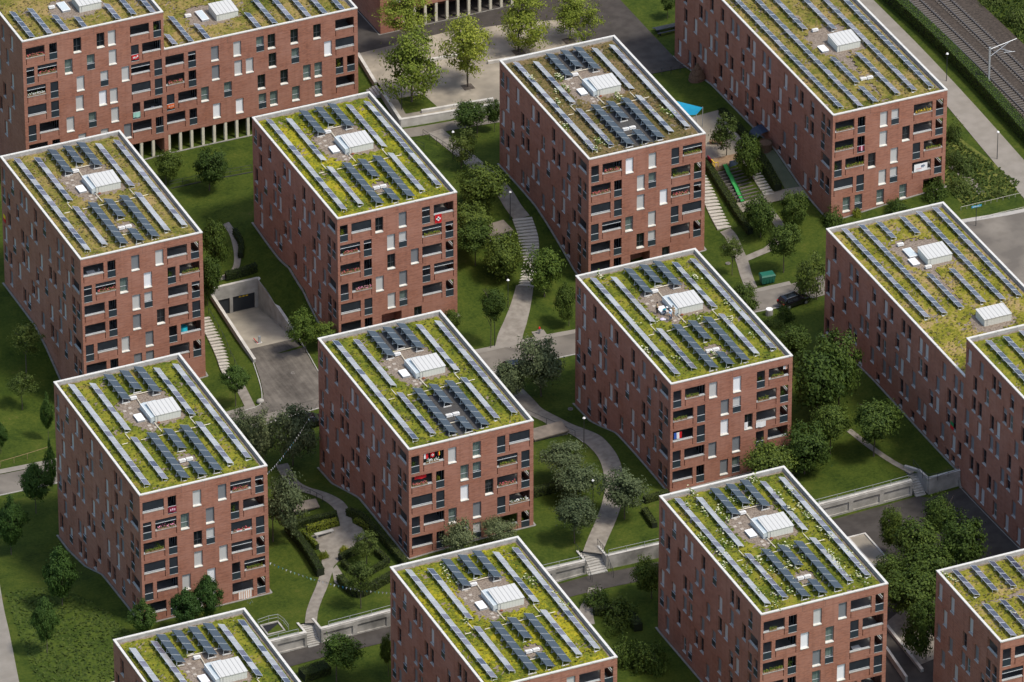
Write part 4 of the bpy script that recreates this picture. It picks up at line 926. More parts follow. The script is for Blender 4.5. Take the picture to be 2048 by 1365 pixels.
# ------------------------------------------------------------------ walls, stairs, railings
def strip_wall(name, pts, zfoot, ztop, th, mat, label, cat='wall', bays=None):
    """free-standing wall along a polyline, optional recessed bays on its front (right-hand) side"""
    p0 = pts[0]; o = thing(name, (p0[0], p0[1], zfoot(*p0)), label, cat); zb = o.location.z
    mb = MB(); cap = MB(); pl = [Vector(p) for p in pts]; out = []
    for a, b in zip(pl, pl[1:]):
        n = max(1, int((b-a).length/1.2)); out += [a+(b-a)*k/n for k in range(n)]
    out.append(pl[-1])
    for a, b in zip(out, out[1:]):
        d = (b-a).normalized(); nn = Vector((-d.y, d.x))*th/2
        q = lambda p, s, z: (p.x+nn.x*s-p0[0], p.y+nn.y*s-p0[1], z-zb)
        fa, fb, ta, tb = zfoot(*a), zfoot(*b), ztop(*a), ztop(*b)
        mb.hexa([q(a, -1, fa-.4), q(b, -1, fb-.4), q(b, 1, fb-.4), q(a, 1, fa-.4), q(a, -1, ta), q(b, -1, tb), q(b, 1, tb), q(a, 1, ta)], mat)
        cap.hexa([q(a, -1.12, ta), q(b, -1.12, tb), q(b, 1.12, tb), q(a, 1.12, ta), q(a, -1.12, ta+.07), q(b, -1.12, tb+.07), q(b, 1.12, tb+.07), q(a, 1.12, ta+.07)], 'concrete_pale')
    mb.build('wall_body', o); cap.build('wall_cap', o) if mat != 'dark_metal' else None
    if bays:
        fr = MB(); L_ = sum((b-a).length for a, b in zip(pl, pl[1:])); nb = max(1, int(L_/bays)); acc = 0
        def at_(s):
            for a, b in zip(pl, pl[1:]):
                l = (b-a).length
                if s <= l+1e-6: return a+(b-a)*(s/l), (b-a).normalized()
                s -= l
            return pl[-1], (pl[-1]-pl[-2]).normalized()
        def post(s0, s1, lo, hi):
            a, d = at_(s0); b, _ = at_(s1); nn = Vector((-d.y, d.x))
            q = lambda p, s, z: (p.x+nn.x*s-p0[0], p.y+nn.y*s-p0[1], z-zb)
            za = lambda p, t: zfoot(*p)*(1-t)+ztop(*p)*t
            fr.hexa([q(a, -th/2-.16, za(a, lo)), q(b, -th/2-.16, za(b, lo)), q(b, -th/2, za(b, lo)), q(a, -th/2, za(a, lo)), q(a, -th/2-.16, za(a, hi)), q(b, -th/2-.16, za(b, hi)), q(b, -th/2, za(b, hi)), q(a, -th/2, za(a, hi))], mat)
        for k in range(nb):
            s0 = L_*k/nb; s1 = L_*(k+1)/nb
            post(s0, s0+.3, -.2, .72); post(s1-.3, s1, -.2, .72); post(s0+.3, s1-.3, -.2, .12); post(s0, s1, .72, .97)
        fr.build('wall_frame', o)
    return o
flo = lambda u, v: float(f_lo(u, v-.6)); fup = lambda u, v: float(f_up(u, v+.4))
wv = lambda u: float(wall_v(u))
seg = lambda a, b, n=6: [(a+(b-a)*k/n, wv(a+(b-a)*k/n)) for k in range(n+1)]
strip_wall('retaining_wall', seg(-60, -18.0, 10), flo, lambda u, v: fup(u, v)+.15, .4, 'concrete_stain', 'concrete retaining wall with recessed bays left of the hedge garden steps', bays=4.2)
strip_wall('retaining_wall', seg(-16.1, 19.8, 10), flo, lambda u, v: fup(u, v)+.15, .4, 'concrete_stain', 'concrete retaining wall between the hedge garden steps and the curving path steps', bays=4.2)
strip_wall('retaining_wall', seg(22.6, 44, 6), flo, lambda u, v: fup(u, v)+.12, .4, 'concrete_stain', 'stained plain concrete wall right of the curving path steps')
strip_wall('retaining_wall', seg(44, 65.4, 6), flo, lambda u, v: fup(u, v)+.12, .4, 'concrete', 'concrete retaining wall with recessed bays above the dark court', bays=4.0)
strip_wall('retaining_wall', [(67.3, wv(67.3)), (71.7, wv(71.7))], flo, lambda u, v: fup(u, v)+.35, .4, 'concrete', 'short concrete wall between the court steps and the two-hut slab')
strip_wall('retaining_wall', [(66.0, -8.0), (67.15, -9.8), (67.3, -12.2)], lambda u, v: fup(u, v)-1.5, lambda u, v: fup(u, v)+.3, .3, 'concrete', 'side wall of the steps that lead up from the dark court')
def stairs(label, pts, width, z0, z1, tread='concrete_pale', n=None, step=.42, thick=.2, gap=.0, follow=False):
    pl = spline(pts, .1); ln = sum((b-a).length for a, b in zip(pl, pl[1:])); n = n or int(ln/step)
    o = thing('stairway', (pl[0].x, pl[0].y, gz(pl[0].x, pl[0].y)), label, 'steps'); mb = MB(); fr = list(frames(pl)); x0, y0, zb = o.location
    for k in range(n):
        i0 = int(k*(len(fr)-1)/n); i1 = int((k+1)*(len(fr)-1)/n); (a, na), (b, nb_) = fr[i0], fr[i1]
        if gap: b = b+(a-b)*gap
        z = (gz((a.x+b.x)/2, (a.y+b.y)/2)+.10) if follow else z0+(z1-z0)*(k+.6)/n
        h = width/2; lo = z-thick if follow else min(z0, z1)-.3
        mb.hexa([(a.x-na.x*h-x0, a.y-na.y*h-y0, lo-zb), (b.x-nb_.x*h-x0, b.y-nb_.y*h-y0, lo-zb), (b.x+nb_.x*h-x0, b.y+nb_.y*h-y0, lo-zb), (a.x+na.x*h-x0, a.y+na.y*h-y0, lo-zb),
                 (a.x-na.x*h-x0, a.y-na.y*h-y0, z-zb), (b.x-nb_.x*h-x0, b.y-nb_.y*h-y0, z-zb), (b.x+nb_.x*h-x0, b.y+nb_.y*h-y0, z-zb), (a.x+na.x*h-x0, a.y+na.y*h-y0, z-zb)], tread)
    me = mb.build('steps', o)
    if me.data.polygons and me.data.polygons[1].normal.z < 0: me.data.flip_normals()
    return o
stairs('long curved stone stairway with pale treads beside the dense tree', [(47.9, 72.4), (47.1, 68.6), (45.8, 65.4), (44.1, 62.1), (42.4, 59.2)], 2.7, 0, 0, 'step_pale', step=.62, gap=.16, follow=True)
stairs('pale stone steps left of the garage ramp wall', [(.55, 71), (.43, 68.6), (.28, 66.1), (-.1, 62.7), (-.6, 59.8), (-.6, 57.6)], 1.7, 0, 0, 'step_pale', step=.62, gap=.22, follow=True)
stairs('pale stone steps along the hedge on the right of the dark-matted block', [(74.2, 72.5), (73.8, 69.7), (73.3, 66.5), (72.7, 63), (72.3, 59.6)], 2.0, 0, 0, 'step_pale', step=.72, gap=.18, follow=True)
stairs('wooden-edged steps behind the green slide', [(81.3, 71.6), (81.05, 68.4), (80.9, 65.8), (80.8, 63.2)], 1.5, 0, 0, 'step_pale', step=.62, gap=.3, follow=True)
stairs('broad concrete steps at the foot of the curving path', [(21.2, -8.05), (21.2, -11.2)], 2.66, fup(21.2, -8.2)-.1, flo(21.2, -10.8)+.03, 'concrete', 9)
stairs('narrow concrete steps from the hedge garden path through the retaining wall', [(-17.05, -6.6), (-17.05, -9.6)], 1.76, fup(-17, -6.8)-.1, flo(-17, -9.4)+.03, 'concrete', 11)
stairs('concrete steps from the lawn down into the dark court', [(66.35, -8.9), (66.35, -12.2)], 1.44, fup(66.3, -9.2)-.1, flo(66.3, -12.)+.03, 'concrete', 10)
for xa, xb, ya, yb in ((19.6, 19.85, -10.6, -7.9), (22.55, 22.8, -10.6, -7.9), (-18.2, -17.95, -9.2, -6.4), (-16.15, -15.9, -9.2, -6.4)):
    strip_wall('cheek_wall', [((xa+xb)/2, ya), ((xa+xb)/2, yb)], lambda u, v: min(flo(u, v), fup(u, v))-.6, lambda u, v: fup(u, v)+.12, .25, 'concrete', ('left' if xa in (19.6, -18.2) else 'right')+(' concrete cheek wall of the broad path steps' if xa > 0 else ' concrete cheek wall of the narrow garden steps'))
stairs('short plaza steps cut into the terrace edge', [(43.9, 112.4), (42.4, 112.5)], 2.6, 3.5, gz(42.2, 112.5), 'concrete', 4)
strip_wall('terrace_wall', [(45.0, 122.6), (44.0, 113.9)], lambda u, v: gz(u, v)-.5, lambda u, v: 3.62, .4, 'concrete', 'side wall of the plaza terrace beyond its short steps')
strip_wall('terrace_wall', [(43.8, 111), (43.1, 103.0), (43.0, 102.8)], lambda u, v: gz(u, v)-.5, lambda u, v: 3.62, .4, 'concrete', 'side wall of the plaza terrace at its sunny front corner')
strip_wall('terrace_wall', [(43.0, 102.9), (57.5, 101.5), (69.2, 100.3)], lambda u, v: gz(u, v-.5)-.6, lambda u, v: 3.66, .4, 'concrete_pale', 'front wall of the plaza terrace')
strip_wall('low_wall', [(49.1, -37.3), (48.7, -48)], lambda u, v: gz(u, v)-.2, lambda u, v: gz(u, v)+.45, .35, 'concrete', 'long low concrete wall beside the lowest court trees')
strip_wall('low_wall', [(46.6, -42), (46.0, -49)], lambda u, v: gz(u, v)-.2, lambda u, v: gz(u, v)+.9, .3, 'concrete', 'concrete wall between lawn and court at the flowering block')

# garage ramp
g = thing('garage_entrance', (6.6, 75.3, -3.35), 'concrete garage entrance with a sunken ramp and two dark doors', 'garage entrance')
def rel(mb, x0, x1, y0, y1, z0, z1, m, skip=()): mb.box(x0-6.6, x1-6.6, y0-75.3, y1-75.3, z0+3.35, z1+3.35, m, skip)
mb = MB()
rel(mb, 3.2, 10.1, 75.0, 75.35, -.75, 1.25, 'concrete'); rel(mb, 3.2, 4.0, 75.0, 75.35, -3.5, -.75, 'concrete'); rel(mb, 6.0, 6.45, 75.0, 75.35, -3.5, -.75, 'concrete'); rel(mb, 9.65, 10.1, 75.0, 75.35, -3.5, -.75, 'concrete')
mb.build('portal', g)
for x0, x1 in ((4.0, 6.0), (6.45, 9.65)):
    mb = MB(); rel(mb, x0, x1, 75.2, 75.3, -3.4, -.75, 'garage_door'); mb.build('garage_door', g)
mb = MB()
for k in range(3): rel(mb, 7.4+k*.48, 7.4+k*.48+.34, 75.15, 75.19, -1.12, -.98, 'yellow')
mb.build('sign', g)
for side, x0, x1, y0, za, zb_ in (('right', 10.1, 10.45, 62.0, 1.25, -.15), ('left', 2.85, 3.2, 59.0, 1.25, -.75)):
    mb = MB(); ys = np.linspace(y0, 75.35, 8)
    tz = lambda y: np.interp(y, [y0, y0+1.2, 75.35], [zb_, zb_+.1, za])
    for a, b in zip(ys, ys[1:]):
        mb.hexa([(x0-6.6, a-75.3, -1), (x1-6.6, a-75.3, -1), (x1-6.6, b-75.3, -1), (x0-6.6, b-75.3, -1), (x0-6.6, a-75.3, tz(a)+3.35), (x1-6.6, a-75.3, tz(a)+3.35), (x1-6.6, b-75.3, tz(b)+3.35), (x0-6.6, b-75.3, tz(b)+3.35)], 'concrete')
        mb.hexa([(x0-6.63, a-75.3, tz(a)+3.35), (x1-6.57, a-75.3, tz(a)+3.35), (x1-6.57, b-75.3, tz(b)+3.35), (x0-6.63, b-75.3, tz(b)+3.35), (x0-6.63, a-75.3, tz(a)+3.41), (x1-6.57, a-75.3, tz(a)+3.41), (x1-6.57, b-75.3, tz(b)+3.41), (x0-6.63, b-75.3, tz(b)+3.41)], 'concrete_pale')
    mb.build('ramp_wall', g)
mb = MB(); rel(mb, 3.15, 10.15, 75.0, 75.4, 1.25, 1.32, 'concrete_pale'); mb.build('wall_cap', g)
def barrier(x, y):
    z = float(pit_z(y))+.06; o = thing('ticket_post', (x, y, z), 'slim grey post with a raised barrier arm on the garage ramp', 'barrier')
    mb = MB(); mb.box(-.16, .16, -.12, .12, 0, 1.05, 'galvanised'); mb.build('post', o)
    mb = MB(); mb.box(-.35, -.28, -.1, 1.3, .05, .14, 'red'); mb.box(-.42, .35, -.22, .18, 0, .06, 'concrete_pale'); mb.build('island', o)
barrier(5.6, 63.6)

def railing(label, pts, h=1.0, mat='dark_metal', gap=1.6, rails=(1.0,), zf=gz):
    pl = spline(pts, gap) if len(pts) > 2 else [Vector(pts[0]).lerp(Vector(pts[1]), k/max(1, int((Vector(pts[1])-Vector(pts[0])).length/gap))) for k in range(max(1, int((Vector(pts[1])-Vector(pts[0])).length/gap))+1)]
    o = thing('railing', (pl[0].x, pl[0].y, zf(pl[0].x, pl[0].y)), label, 'railing'); x0, y0, zb = o.location
    P = [(p.x-x0, p.y-y0, zf(p.x, p.y)-zb) for p in pl]
    mb = MB()
    for p in P: mb.tube((p[0], p[1], p[2]-.1), (p[0], p[1], p[2]+h), .03, mat, 5)
    mb.build('posts', o); mb = MB()
    for f in rails:
        for a, b in zip(P, P[1:]): mb.tube((a[0], a[1], a[2]+h*f), (b[0], b[1], b[2]+h*f), .028, mat, 5)
    mb.build('rail', o)
up_edge = lambda x, y: fup(x, y)
railing('thin railing on the wall between the two stair flights', seg(-15, 19, 12), .9, 'galvanised', 2.0, (1., .5), up_edge)
railing('thin railing on the stained wall right of the curving path', seg(23, 43, 8), .9, 'galvanised', 2.0, (1., .5), up_edge)
railing('thin railing on the bayed wall above the dark court', seg(45, 65, 8), .9, 'galvanised', 2.0, (1., .5), up_edge)
railing('thin railing on the bayed wall left of the garden steps', seg(-40, -19, 8), .9, 'galvanised', 2.0, (1., .5), up_edge)
railing('railing around the light well beside the bunting block', [(-22.6, -4.4), (-19.9, -4.4), (-19.7, -7.4)], .9, 'galvanised', 1.2, (1., .5))
railing('handrail at the right of the broad concrete steps', [(22.7, -7.6), (22.7, -12.6)], 1., 'dark_metal', .5, (1.,), lambda x, y: np.interp(y, [-12.6, -9.6], [flo(21, -12.4), fup(21, -9.6)]))
railing('handrail at the left of the broad concrete steps', [(19.7, -7.6), (19.7, -12.6)], 1., 'dark_metal', .5, (1.,), lambda x, y: np.interp(y, [-12.6, -9.6], [flo(21, -12.4), fup(21, -9.6)]))
railing('dark handrail at the right of the pale steps near the garage', [(1.5, 71.5), (1.3, 66), (.8, 62), (.4, 58.5)], .9, 'dark_metal', 1.5)
railing('dark path railing behind the central block', [(29.4, 29.8), (30.7, 26.0), (31.6, 22.8), (31.9, 19.6)], 1.0, 'dark_metal', 2.2)
railing('path railing left of the hedge garden path', [(-5.3, 25.6), (-4.3, 22.4), (-4.0, 19.0)], .9, 'dark_metal', 1.6)
railing('railing on the lawn edge behind the two lawn trees', [(8.0, 101.5), (13.5, 100.8), (19.6, 100.0)], .9, 'dark_metal', 1.5, (1., .5))
railing('wooden fence beside the pale street at left', [(-36, 51.6), (-32, 52.2), (-28.4, 52.9)], .9, 'wood', 2.0, (1.,))
railing('steel railing above the dark court steps', [(67.1, -8.2), (67.3, -12.3), (71.5, -12.4)], 1., 'dark_metal', 1.2, (1., .5), up_edge)
railing('railing along the path under the plaza', [(45.0, 99.6), (46.0, 95), (46.4, 91)], 1., 'dark_metal', 1.2, (1., .5))
railing('railing at the plaza corner lawn', [(38.5, 98.6), (42, 98.2), (43.4, 95.5)], 1., 'dark_metal', 1.2, (1., .5))
railing('dark fence between lawn and asphalt square', [(74.8, 100.2), (80, 99.6), (85.3, 98.9)], 1.1, 'dark_metal', 1.2, (1., .5))
railing('low wooden fence by the crossing with the concrete road', [(102.1, 47.8), (106.5, 47.5), (111.0, 47.3)], .5, 'step_pale', .8, (1.,))
railing('lower wooden fence rail near the street sign', [(103.5, 44.4), (107, 44.2), (111, 43.9)], .35, 'step_pale', 1.6, (1.,))
strip_wall('kerb_wall', [(8.0, 101.0), (19.6, 99.5)], lambda u, v: gz(u, v)-.1, lambda u, v: gz(u, v)+.08, .16, 'dark_metal', 'low dark kerb wall across the lawn behind the red-flag block')

# planter, shafts, benches
def crate_box(name, x0, x1, y0, y1, h, th, fill, label, cat, mat='concrete_pale'):
    z = min(gz(a, b) for a in (x0, x1) for b in (y0, y1)); cx, cy = (x0+x1)/2, (y0+y1)/2; o = thing(name, (cx, cy, z), label, cat)
    mb = MB(); hx, hy = (x1-x0)/2, (y1-y0)/2
    for a in ((-hx, hx, -hy, -hy+th), (-hx, hx, hy-th, hy), (-hx, -hx+th, -hy+th, hy-th), (hx-th, hx, -hy+th, hy-th)): mb.box(*a, -.3, h, mat)
    mb.build('box_wall', o)
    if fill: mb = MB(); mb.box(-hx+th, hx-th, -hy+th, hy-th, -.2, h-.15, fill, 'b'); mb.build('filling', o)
crate_box('planter', 53.4, 56.0, -24.4, -17.0, .6, .22, 'sand', 'pale rectangular sand-filled planter in the dark court', 'planter')
M('shaft_lid', (.20, .165, .13), (.13, .11, .09), .8, .9)
def vent_shaft(x, y, rz, w, d, label):
    o = thing('vent_shaft', (x, y, gz(x, y)), label, 'ventilation shaft', None, rz)
    mb = MB(); mb.box(-w/2, w/2, -d/2, d/2, -.4, .55, 'concrete'); mb.build('shaft_body', o)
    mb = MB()
    for k in range(4): mb.box(-w/2+.15, w/2-.15, -d/2-.02, -d/2, .05+.12*k, .11+.12*k, 'dark_metal')
    mb.build('louvre', o)
    mb = MB(); mb.hexa([(-w/2-.15, -d/2-.2, .62), (w/2+.15, -d/2-.2, .62), (w/2+.15, d/2+.15, .80), (-w/2-.15, d/2+.15, .80), (-w/2-.15, -d/2-.2, .78), (w/2+.15, -d/2-.2, .78), (w/2+.15, d/2+.15, .96), (-w/2-.15, d/2+.15, .96)], 'shaft_lid'); mb.build('lid', o)
vent_shaft(43.2, 70.7, R(5), 3.6, 2.4, 'low concrete vent shaft among dark trees right of the red-flag block')
vent_shaft(29.2, 22.2, R(3), 4.8, 2.0, 'low concrete vent shaft beside the path railing behind the central block')
vent_shaft(-7.4, 18.5, R(-5), 4.6, 1.4, 'low concrete vent shaft near the hedge garden')
def bench(x, y, rz, label, w=2.2, mat='concrete'):
    o = thing('bench', (x, y, gz(x, y)+.05), label, 'bench', None, rz)
    mb = MB(); mb.box(-w/2, w/2, -.28, .28, .36, .46, mat); mb.build('seat', o)
    for s in (-w/2+.25, w/2-.25): mb = MB(); mb.box(s-.12, s+.12, -.24, .24, 0, .36, mat); mb.build('leg', o)
bench(-7.3, 10.6, R(2), 'stone bench against the lime-green hedge', 2.6)
bench(64.5, 110.3, R(5), 'pale plaza bench left of the dark asphalt square', 3.2, 'concrete_pale')
bench(79.2, 77.2, R(-35), 'wooden picnic bench on the sandy playground', 1.9, 'wood')
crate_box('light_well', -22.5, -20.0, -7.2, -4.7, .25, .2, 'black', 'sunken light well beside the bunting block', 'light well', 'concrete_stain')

TREES = [
('round', 7.84, 102.4, 3.26, 1.87, 1.87, 0.38, 'dark round tree nearest the concrete columns of the long slab'),
('round', 12.29, 97.64, 4.16, 2.29, 2.29, 0.32, 'round tree with dark shade on the lawn in front of the concrete columns'),
('round', 5.25, 77.86, 5.62, 1.78, 3.29, -0.01, 'dense green tree filling the gap right of the tan-roofed block'),
('round', 1.98, 73.01, 4.65, 1.65, 3.16, 0.33, 'lower dark tree between the tan-roofed block and garage wall'),
('plaza', 51.24, 120.03, 6.77, 3.89, 2.92, -0.01, 'light green plaza tree furthest left, its top at the picture edge'),
('plaza', 46.47, 106.93, 6.44, 4.4, 5.06, -0.02, 'largest light green tree on the sandy plaza, in the corner grass bed'),
('plaza', 55.33, 107.63, 7.29, 3.68, 4.34, -0.05, 'slender light green tree standing alone mid plaza'),
('plaza', 65.77, 113.79, 5.22, 3.65, 4.39, 0.93, 'light green plaza tree left of the plaza bench'),
('plaza', 73.88, 114.04, 4.31, 3.47, 3.21, 0.73, 'light green plaza tree next to the dark asphalt square'),
('round', 51.98, 96.85, 3.14, 2.31, 1.88, -1.09, 'bushy dark tree under the plaza retaining wall'),
('round', 54.36, 96.23, 3.21, 1.09, 1.73, -0.11, 'small dark tree squeezed between plaza wall and grey-membrane block'),
('loose', 45.65, 87.86, 3.68, 2.05, 2.61, 0.38, 'thin see-through young tree beside the path lamp'),
('round', 43.24, 75.8, 4.27, 3.17, 2.92, -0.05, 'broad dark tree left of the winding path, above the concrete vent'),
('round', 38.99, 68.53, 4.33, 2.73, 2.32, -0.1, 'dark tree against the wall right of the red-flag block'),
('round', 37.83, 65.29, 4.8, 2.37, 1.87, -0.23, 'dark tree just below the concrete vent right of the red-flag block'),
('round', 40.67, 61.19, 3.98, 2.66, 3.22, -0.41, 'dense tree beside the curved stone stairs'),
('plane', 44.0, 56.29, 4.25, 2.48, 2.8, -0.08, 'bright green young tree right of the curved stone stairs'),
('round', 44.03, 48.38, 3.76, 1.41, 2.68, -0.53, 'small dark tree by the wall of the block with people on its roof'),
('round', 32.24, 47.54, 6.81, 1.64, 2.25, 0.31, 'small yellowish green tree on a long bare trunk beside the straight path'),
('silver', 33.44, 33.76, 4.95, 3.12, 3.2, 0.11, 'big dark grey-green tree that half hides a black car'),
('silver', 28.79, 34.41, 3.31, 2.14, 2.6, 0.06, 'grey-green tree left of the big one near the street'),
('round', 28.49, 52.8, 2.05, 1.23, 1.62, 0.3, 'shrubby little tree at the corner behind the central block'),
('silver', 25.03, 8.1, 4.26, 2.66, 1.7, -0.07, 'silvery tree nearest the central block in the round lawn'),
('silver', 24.5, 2.81, 3.53, 2.87, 2.06, -0.07, 'silvery broad tree between the play corner and the path lamp'),
('silver', 20.26, -6.02, 4.63, 2.51, 2.12, 0.15, 'compact silvery tree alone on the lawn left of the path'),
('silver', 28.59, -3.01, 4.31, 2.64, 2.64, 0.19, 'silvery tree right of the curving path'),
('silver', 5.49, -3.2, 3.3, 2.17, 2.25, 0.07, 'grey-green tree hugging the front wall of the central block'),
('silver', 10.78, -2.88, 2.84, 2.06, 1.32, 0.17, 'second smaller grey-green tree at the front wall of the central block'),
('loose', -5.23, 1.68, 3.17, 1.78, 1.78, -0.19, 'dusky small tree inside the hedge garden'),
('loose', -9.8, -7.23, 4.93, 1.93, 2.38, 0.04, 'dusky tree on the lawn below the hedge garden'),
('round', 25.46, -18.07, 3.76, 1.83, 2.56, -0.57, 'round dark tree beside the asphalt walk under the retaining wall'),
('round', -11.31, -19.5, 3.99, 0.71, 2.07, -0.35, 'small tree wedged at the back corner of the bottom middle block'),
('plane', -17.6, -17.82, 4.58, 2.52, 2.06, 0.5, 'fresh green tree at the bottom beside the dark hedge'),
('column', -36.12, 38.3, 4.9, 1.94, 2.76, -0.03, 'egg-shaped dark tree by the pale street at left'),
('column', -42.81, 29.68, 4.86, 1.77, 3.33, 0.13, 'egg-shaped dark tree touching the left picture edge'),
('column', -42.66, 11.83, 4.95, 2.06, 3.77, -0.24, 'tallest egg-shaped tree in the rough meadow'),
('column', -48.49, 2.08, 5.05, 1.63, 3.14, -0.15, 'egg-shaped tree lowest in the rough meadow'),
('column', -36.67, -0.78, 3.34, 1.61, 2.18, 0.08, 'egg-shaped tree left of a trio before the block with bunting'),
('column', -31.32, -1.92, 4.0, 1.94, 2.51, 0.09, 'egg-shaped tree in the middle of the trio'),
('column', -28.16, -1.19, 4.34, 1.83, 2.9, 0.06, 'tallest egg-shaped tree of the trio, at its right'),
('column', -32.33, 43.09, 3.84, 0.8, 3.25, 0.12, 'dark tree hidden behind the left wall of the block with bunting'),
('silver', -13.33, 13.08, 6.04, 2.52, 3.98, 1.76, 'tall dusky tree at the right side of the block with bunting'),
('column', -3.05, 50.83, 4.48, 1.81, 1.87, 0.04, 'dark small tree beside the stairs near the garage drive'),
('plane', 9.76, 57.6, 4.09, 1.93, 2.32, -0.42, 'fresh green tree right of the garage drive'),
('plane', 12.38, 57.07, 2.8, 1.64, 1.39, -0.08, 'low fresh green tree against the red-flag block'),
('silver', -2.8, 31.9, 5.25, 2.69, 3.67, 0.36, 'dark tree in front of the black car by the driveway'),
('silver', -6.03, 33.98, 4.44, 1.89, 3.43, -0.32, 'dusky tree on the left of the pair beside the driveway mouth'),
('silver', -6.88, 37.93, 4.05, 1.72, 2.76, -0.5, 'leftmost dusky tree beside the driveway mouth'),
('loose', -28.05, 64.34, 4.09, 1.8, 1.56, 0.14, 'light young tree on the left lawn'),
('column', -27.61, 55.97, 4.28, 0.89, 2.45, -0.07, 'dark tree peeping out behind the left wall of the bunting block'),
('loose', -24.91, 70.95, 5.73, 2.28, 2.36, 0.36, 'shadowy tree on the dark lawn left of the tan-roofed block'),
('column', -34.67, 54.91, 2.98, 0.95, 1.8, 0.01, 'dark crown cut by the left edge beside the pale street'),
('loose', 79.26, 73.93, 4.09, 2.05, 2.61, -0.24, 'open young tree on the sandy playground'),
('round', 79.87, 67.6, 3.81, 1.95, 3.09, -0.32, 'dense dark tree behind the green slide'),
('round', 75.73, 55.49, 3.65, 2.08, 2.87, -0.12, 'dark tree below the foot of the green slide'),
('round', 80.26, 54.77, 3.44, 1.75, 2.58, -0.15, 'dark tree near the corner of the railway slab'),
('round', 74.48, 45.73, 5.28, 2.09, 2.22, 0.07, 'dark round tree beside the dumpster lawn'),
('loose', 68.39, 49.01, 4.25, 1.45, 1.88, -0.14, 'sparse young tree beside the forked path'),
('loose', 75.1, 36.72, 3.89, 2.23, 3.23, -1.01, 'spreading tree with bare limbs beside the parked black car'),
('round', 64.91, 38.21, 2.72, 1.76, 1.92, 0.19, 'dark tree peeking out behind the block with people on its roof'),
('round', 63.92, 20.79, 4.79, 2.14, 1.98, -0.14, 'dark tree topmost in the grove beside the block with people on its roof'),
('round', 64.59, 8.47, 6.98, 3.09, 4.45, -0.26, 'broad tree of the grove nearest the two-hut slab'),
('round', 60.87, 7.33, 6.57, 3.83, 4.37, 0.39, 'largest tree of the grove, touching the front of the block with people'),
('round', 49.38, -3.48, 3.93, 3.05, 2.33, -0.51, 'round tree of the grove covering the lowest loggias'),
('round', 54.22, -2.81, 4.26, 2.95, 2.95, 0.37, 'round tree of the grove right of the lowest loggias'),
('round', 59.06, -0.33, 4.95, 2.41, 2.69, 0.11, 'slim tree of the grove standing on the lawn edge'),
('round', 63.72, -3.6, 5.47, 2.95, 2.8, 0.15, 'separate tree on the lawn, rightmost of the grove'),
('plane', 57.14, -23.43, 4.71, 1.25, 2.4, -0.6, 'slim tree on a visible trunk in the dark court'),
('plane', 57.23, -29.87, 5.8, 2.62, 2.69, -0.09, 'court tree near the pale planter box'),
('plane', 62.41, -25.95, 6.11, 1.62, 2.45, -0.34, 'court tree that reaches furthest up the picture'),
('plane', 62.19, -31.83, 5.28, 2.5, 3.03, -0.09, 'court tree furthest right'),
('plane', 56.07, -34.19, 4.47, 2.66, 2.96, 0.11, 'court tree in the middle of the clump'),
('plane', 52.77, -31.41, 3.96, 1.83, 2.06, -0.38, 'court tree leaning over the roof edge of the flowering block'),
('plane', 52.34, -38.74, 5.25, 2.81, 2.27, -0.41, 'court tree between the flowering block and the corner block'),
('plane', 50.27, -45.87, 5.1, 1.76, 3.57, -0.68, 'lowest court tree, beside the long low wall'),
('round', 89.19, 114.47, 2.81, 1.18, 1.3, 0.16, 'dark crown at the top beside the railway slab')]
SHRUBS = [
(85.56, 53.5, 1.57, 2.63, 'rounded dark shrub at the left front corner of the railway slab'),
(94.46, 52.02, 1.73, 1.88, 'low dark shrub below the curtained ground-floor windows of the railway slab'),
(89.34, 53.73, 0.78, 1.07, 'small light green shrub by the ground-floor door of the railway slab'),
(100.45, 52.09, 1.64, 3.14, 'large dark shrub at the right front corner of the railway slab'),
(109.34, 64.47, 1.27, 3.09, 'tall bush on the bank beside the top right wall of the railway slab'),
(107.27, 56.7, 1.81, 2.17, 'bush halfway down the bank right of the railway slab'),
(106.78, 59.21, 1.21, 1.81, 'bush nearest the wall on the bank right of the railway slab'),
(104.41, 52.34, 1.68, 1.8, 'low bush at the foot of the bank right of the railway slab'),
(108.62, 48.5, 0.96, 0.9, 'grassy bush by the low fence near the concrete road'),
(131.8, 97.5, 1.74, 1.49, 'bush beside the rails at the top edge'),
(132.2, 90.0, 1.86, 2.79, 'thick bush between the rails and the far corner'),
(132.5, 83.0, 1.23, 2.41, 'bush beside the rails at the right edge'),
(18.6, -16.83, 2.05, 2.33, 'dark spreading shrub at the end of the bottom gravel path'),
(20.06, -20.16, 2.44, 2.66, 'dark shrub behind the curved bed in the bottom garden'),
(16.52, -28.69, 2.09, 3.46, 'big dark bush below the curved bed in the bottom garden'),
(19.03, -31.25, 2.36, 3.79, 'big dark bush beside the left wall of the flowering block'),
(17.79, -22.73, 0.99, 1.08, 'low leafy plant in the curved bed of the bottom garden'),
(-9.3, 5.84, 0.64, 1.04, 'round yellow-green shrub on the gravel of the hedge garden'),
(-6.6, 5.48, 0.65, 0.92, 'yellow-green shrub at the right of the hedge garden'),
(69.21, 34.2, 1.17, 2.28, 'shrub under the parked black car at the lawn edge'),
(67.35, 33.81, 1.52, 0.96, 'low dark shrub beside the round white stone'),
(19.96, 59.06, 1.17, 0.8, 'green bush at the ground-floor door of the red-flag block'),
(56.86, 59.61, 0.95, 0.8, 'green bush at the ground-floor door of the grey-membrane block'),
(-6.58, 5.93, 0.45, 0.8, 'yellow-green shrub by the hedge garden path')]


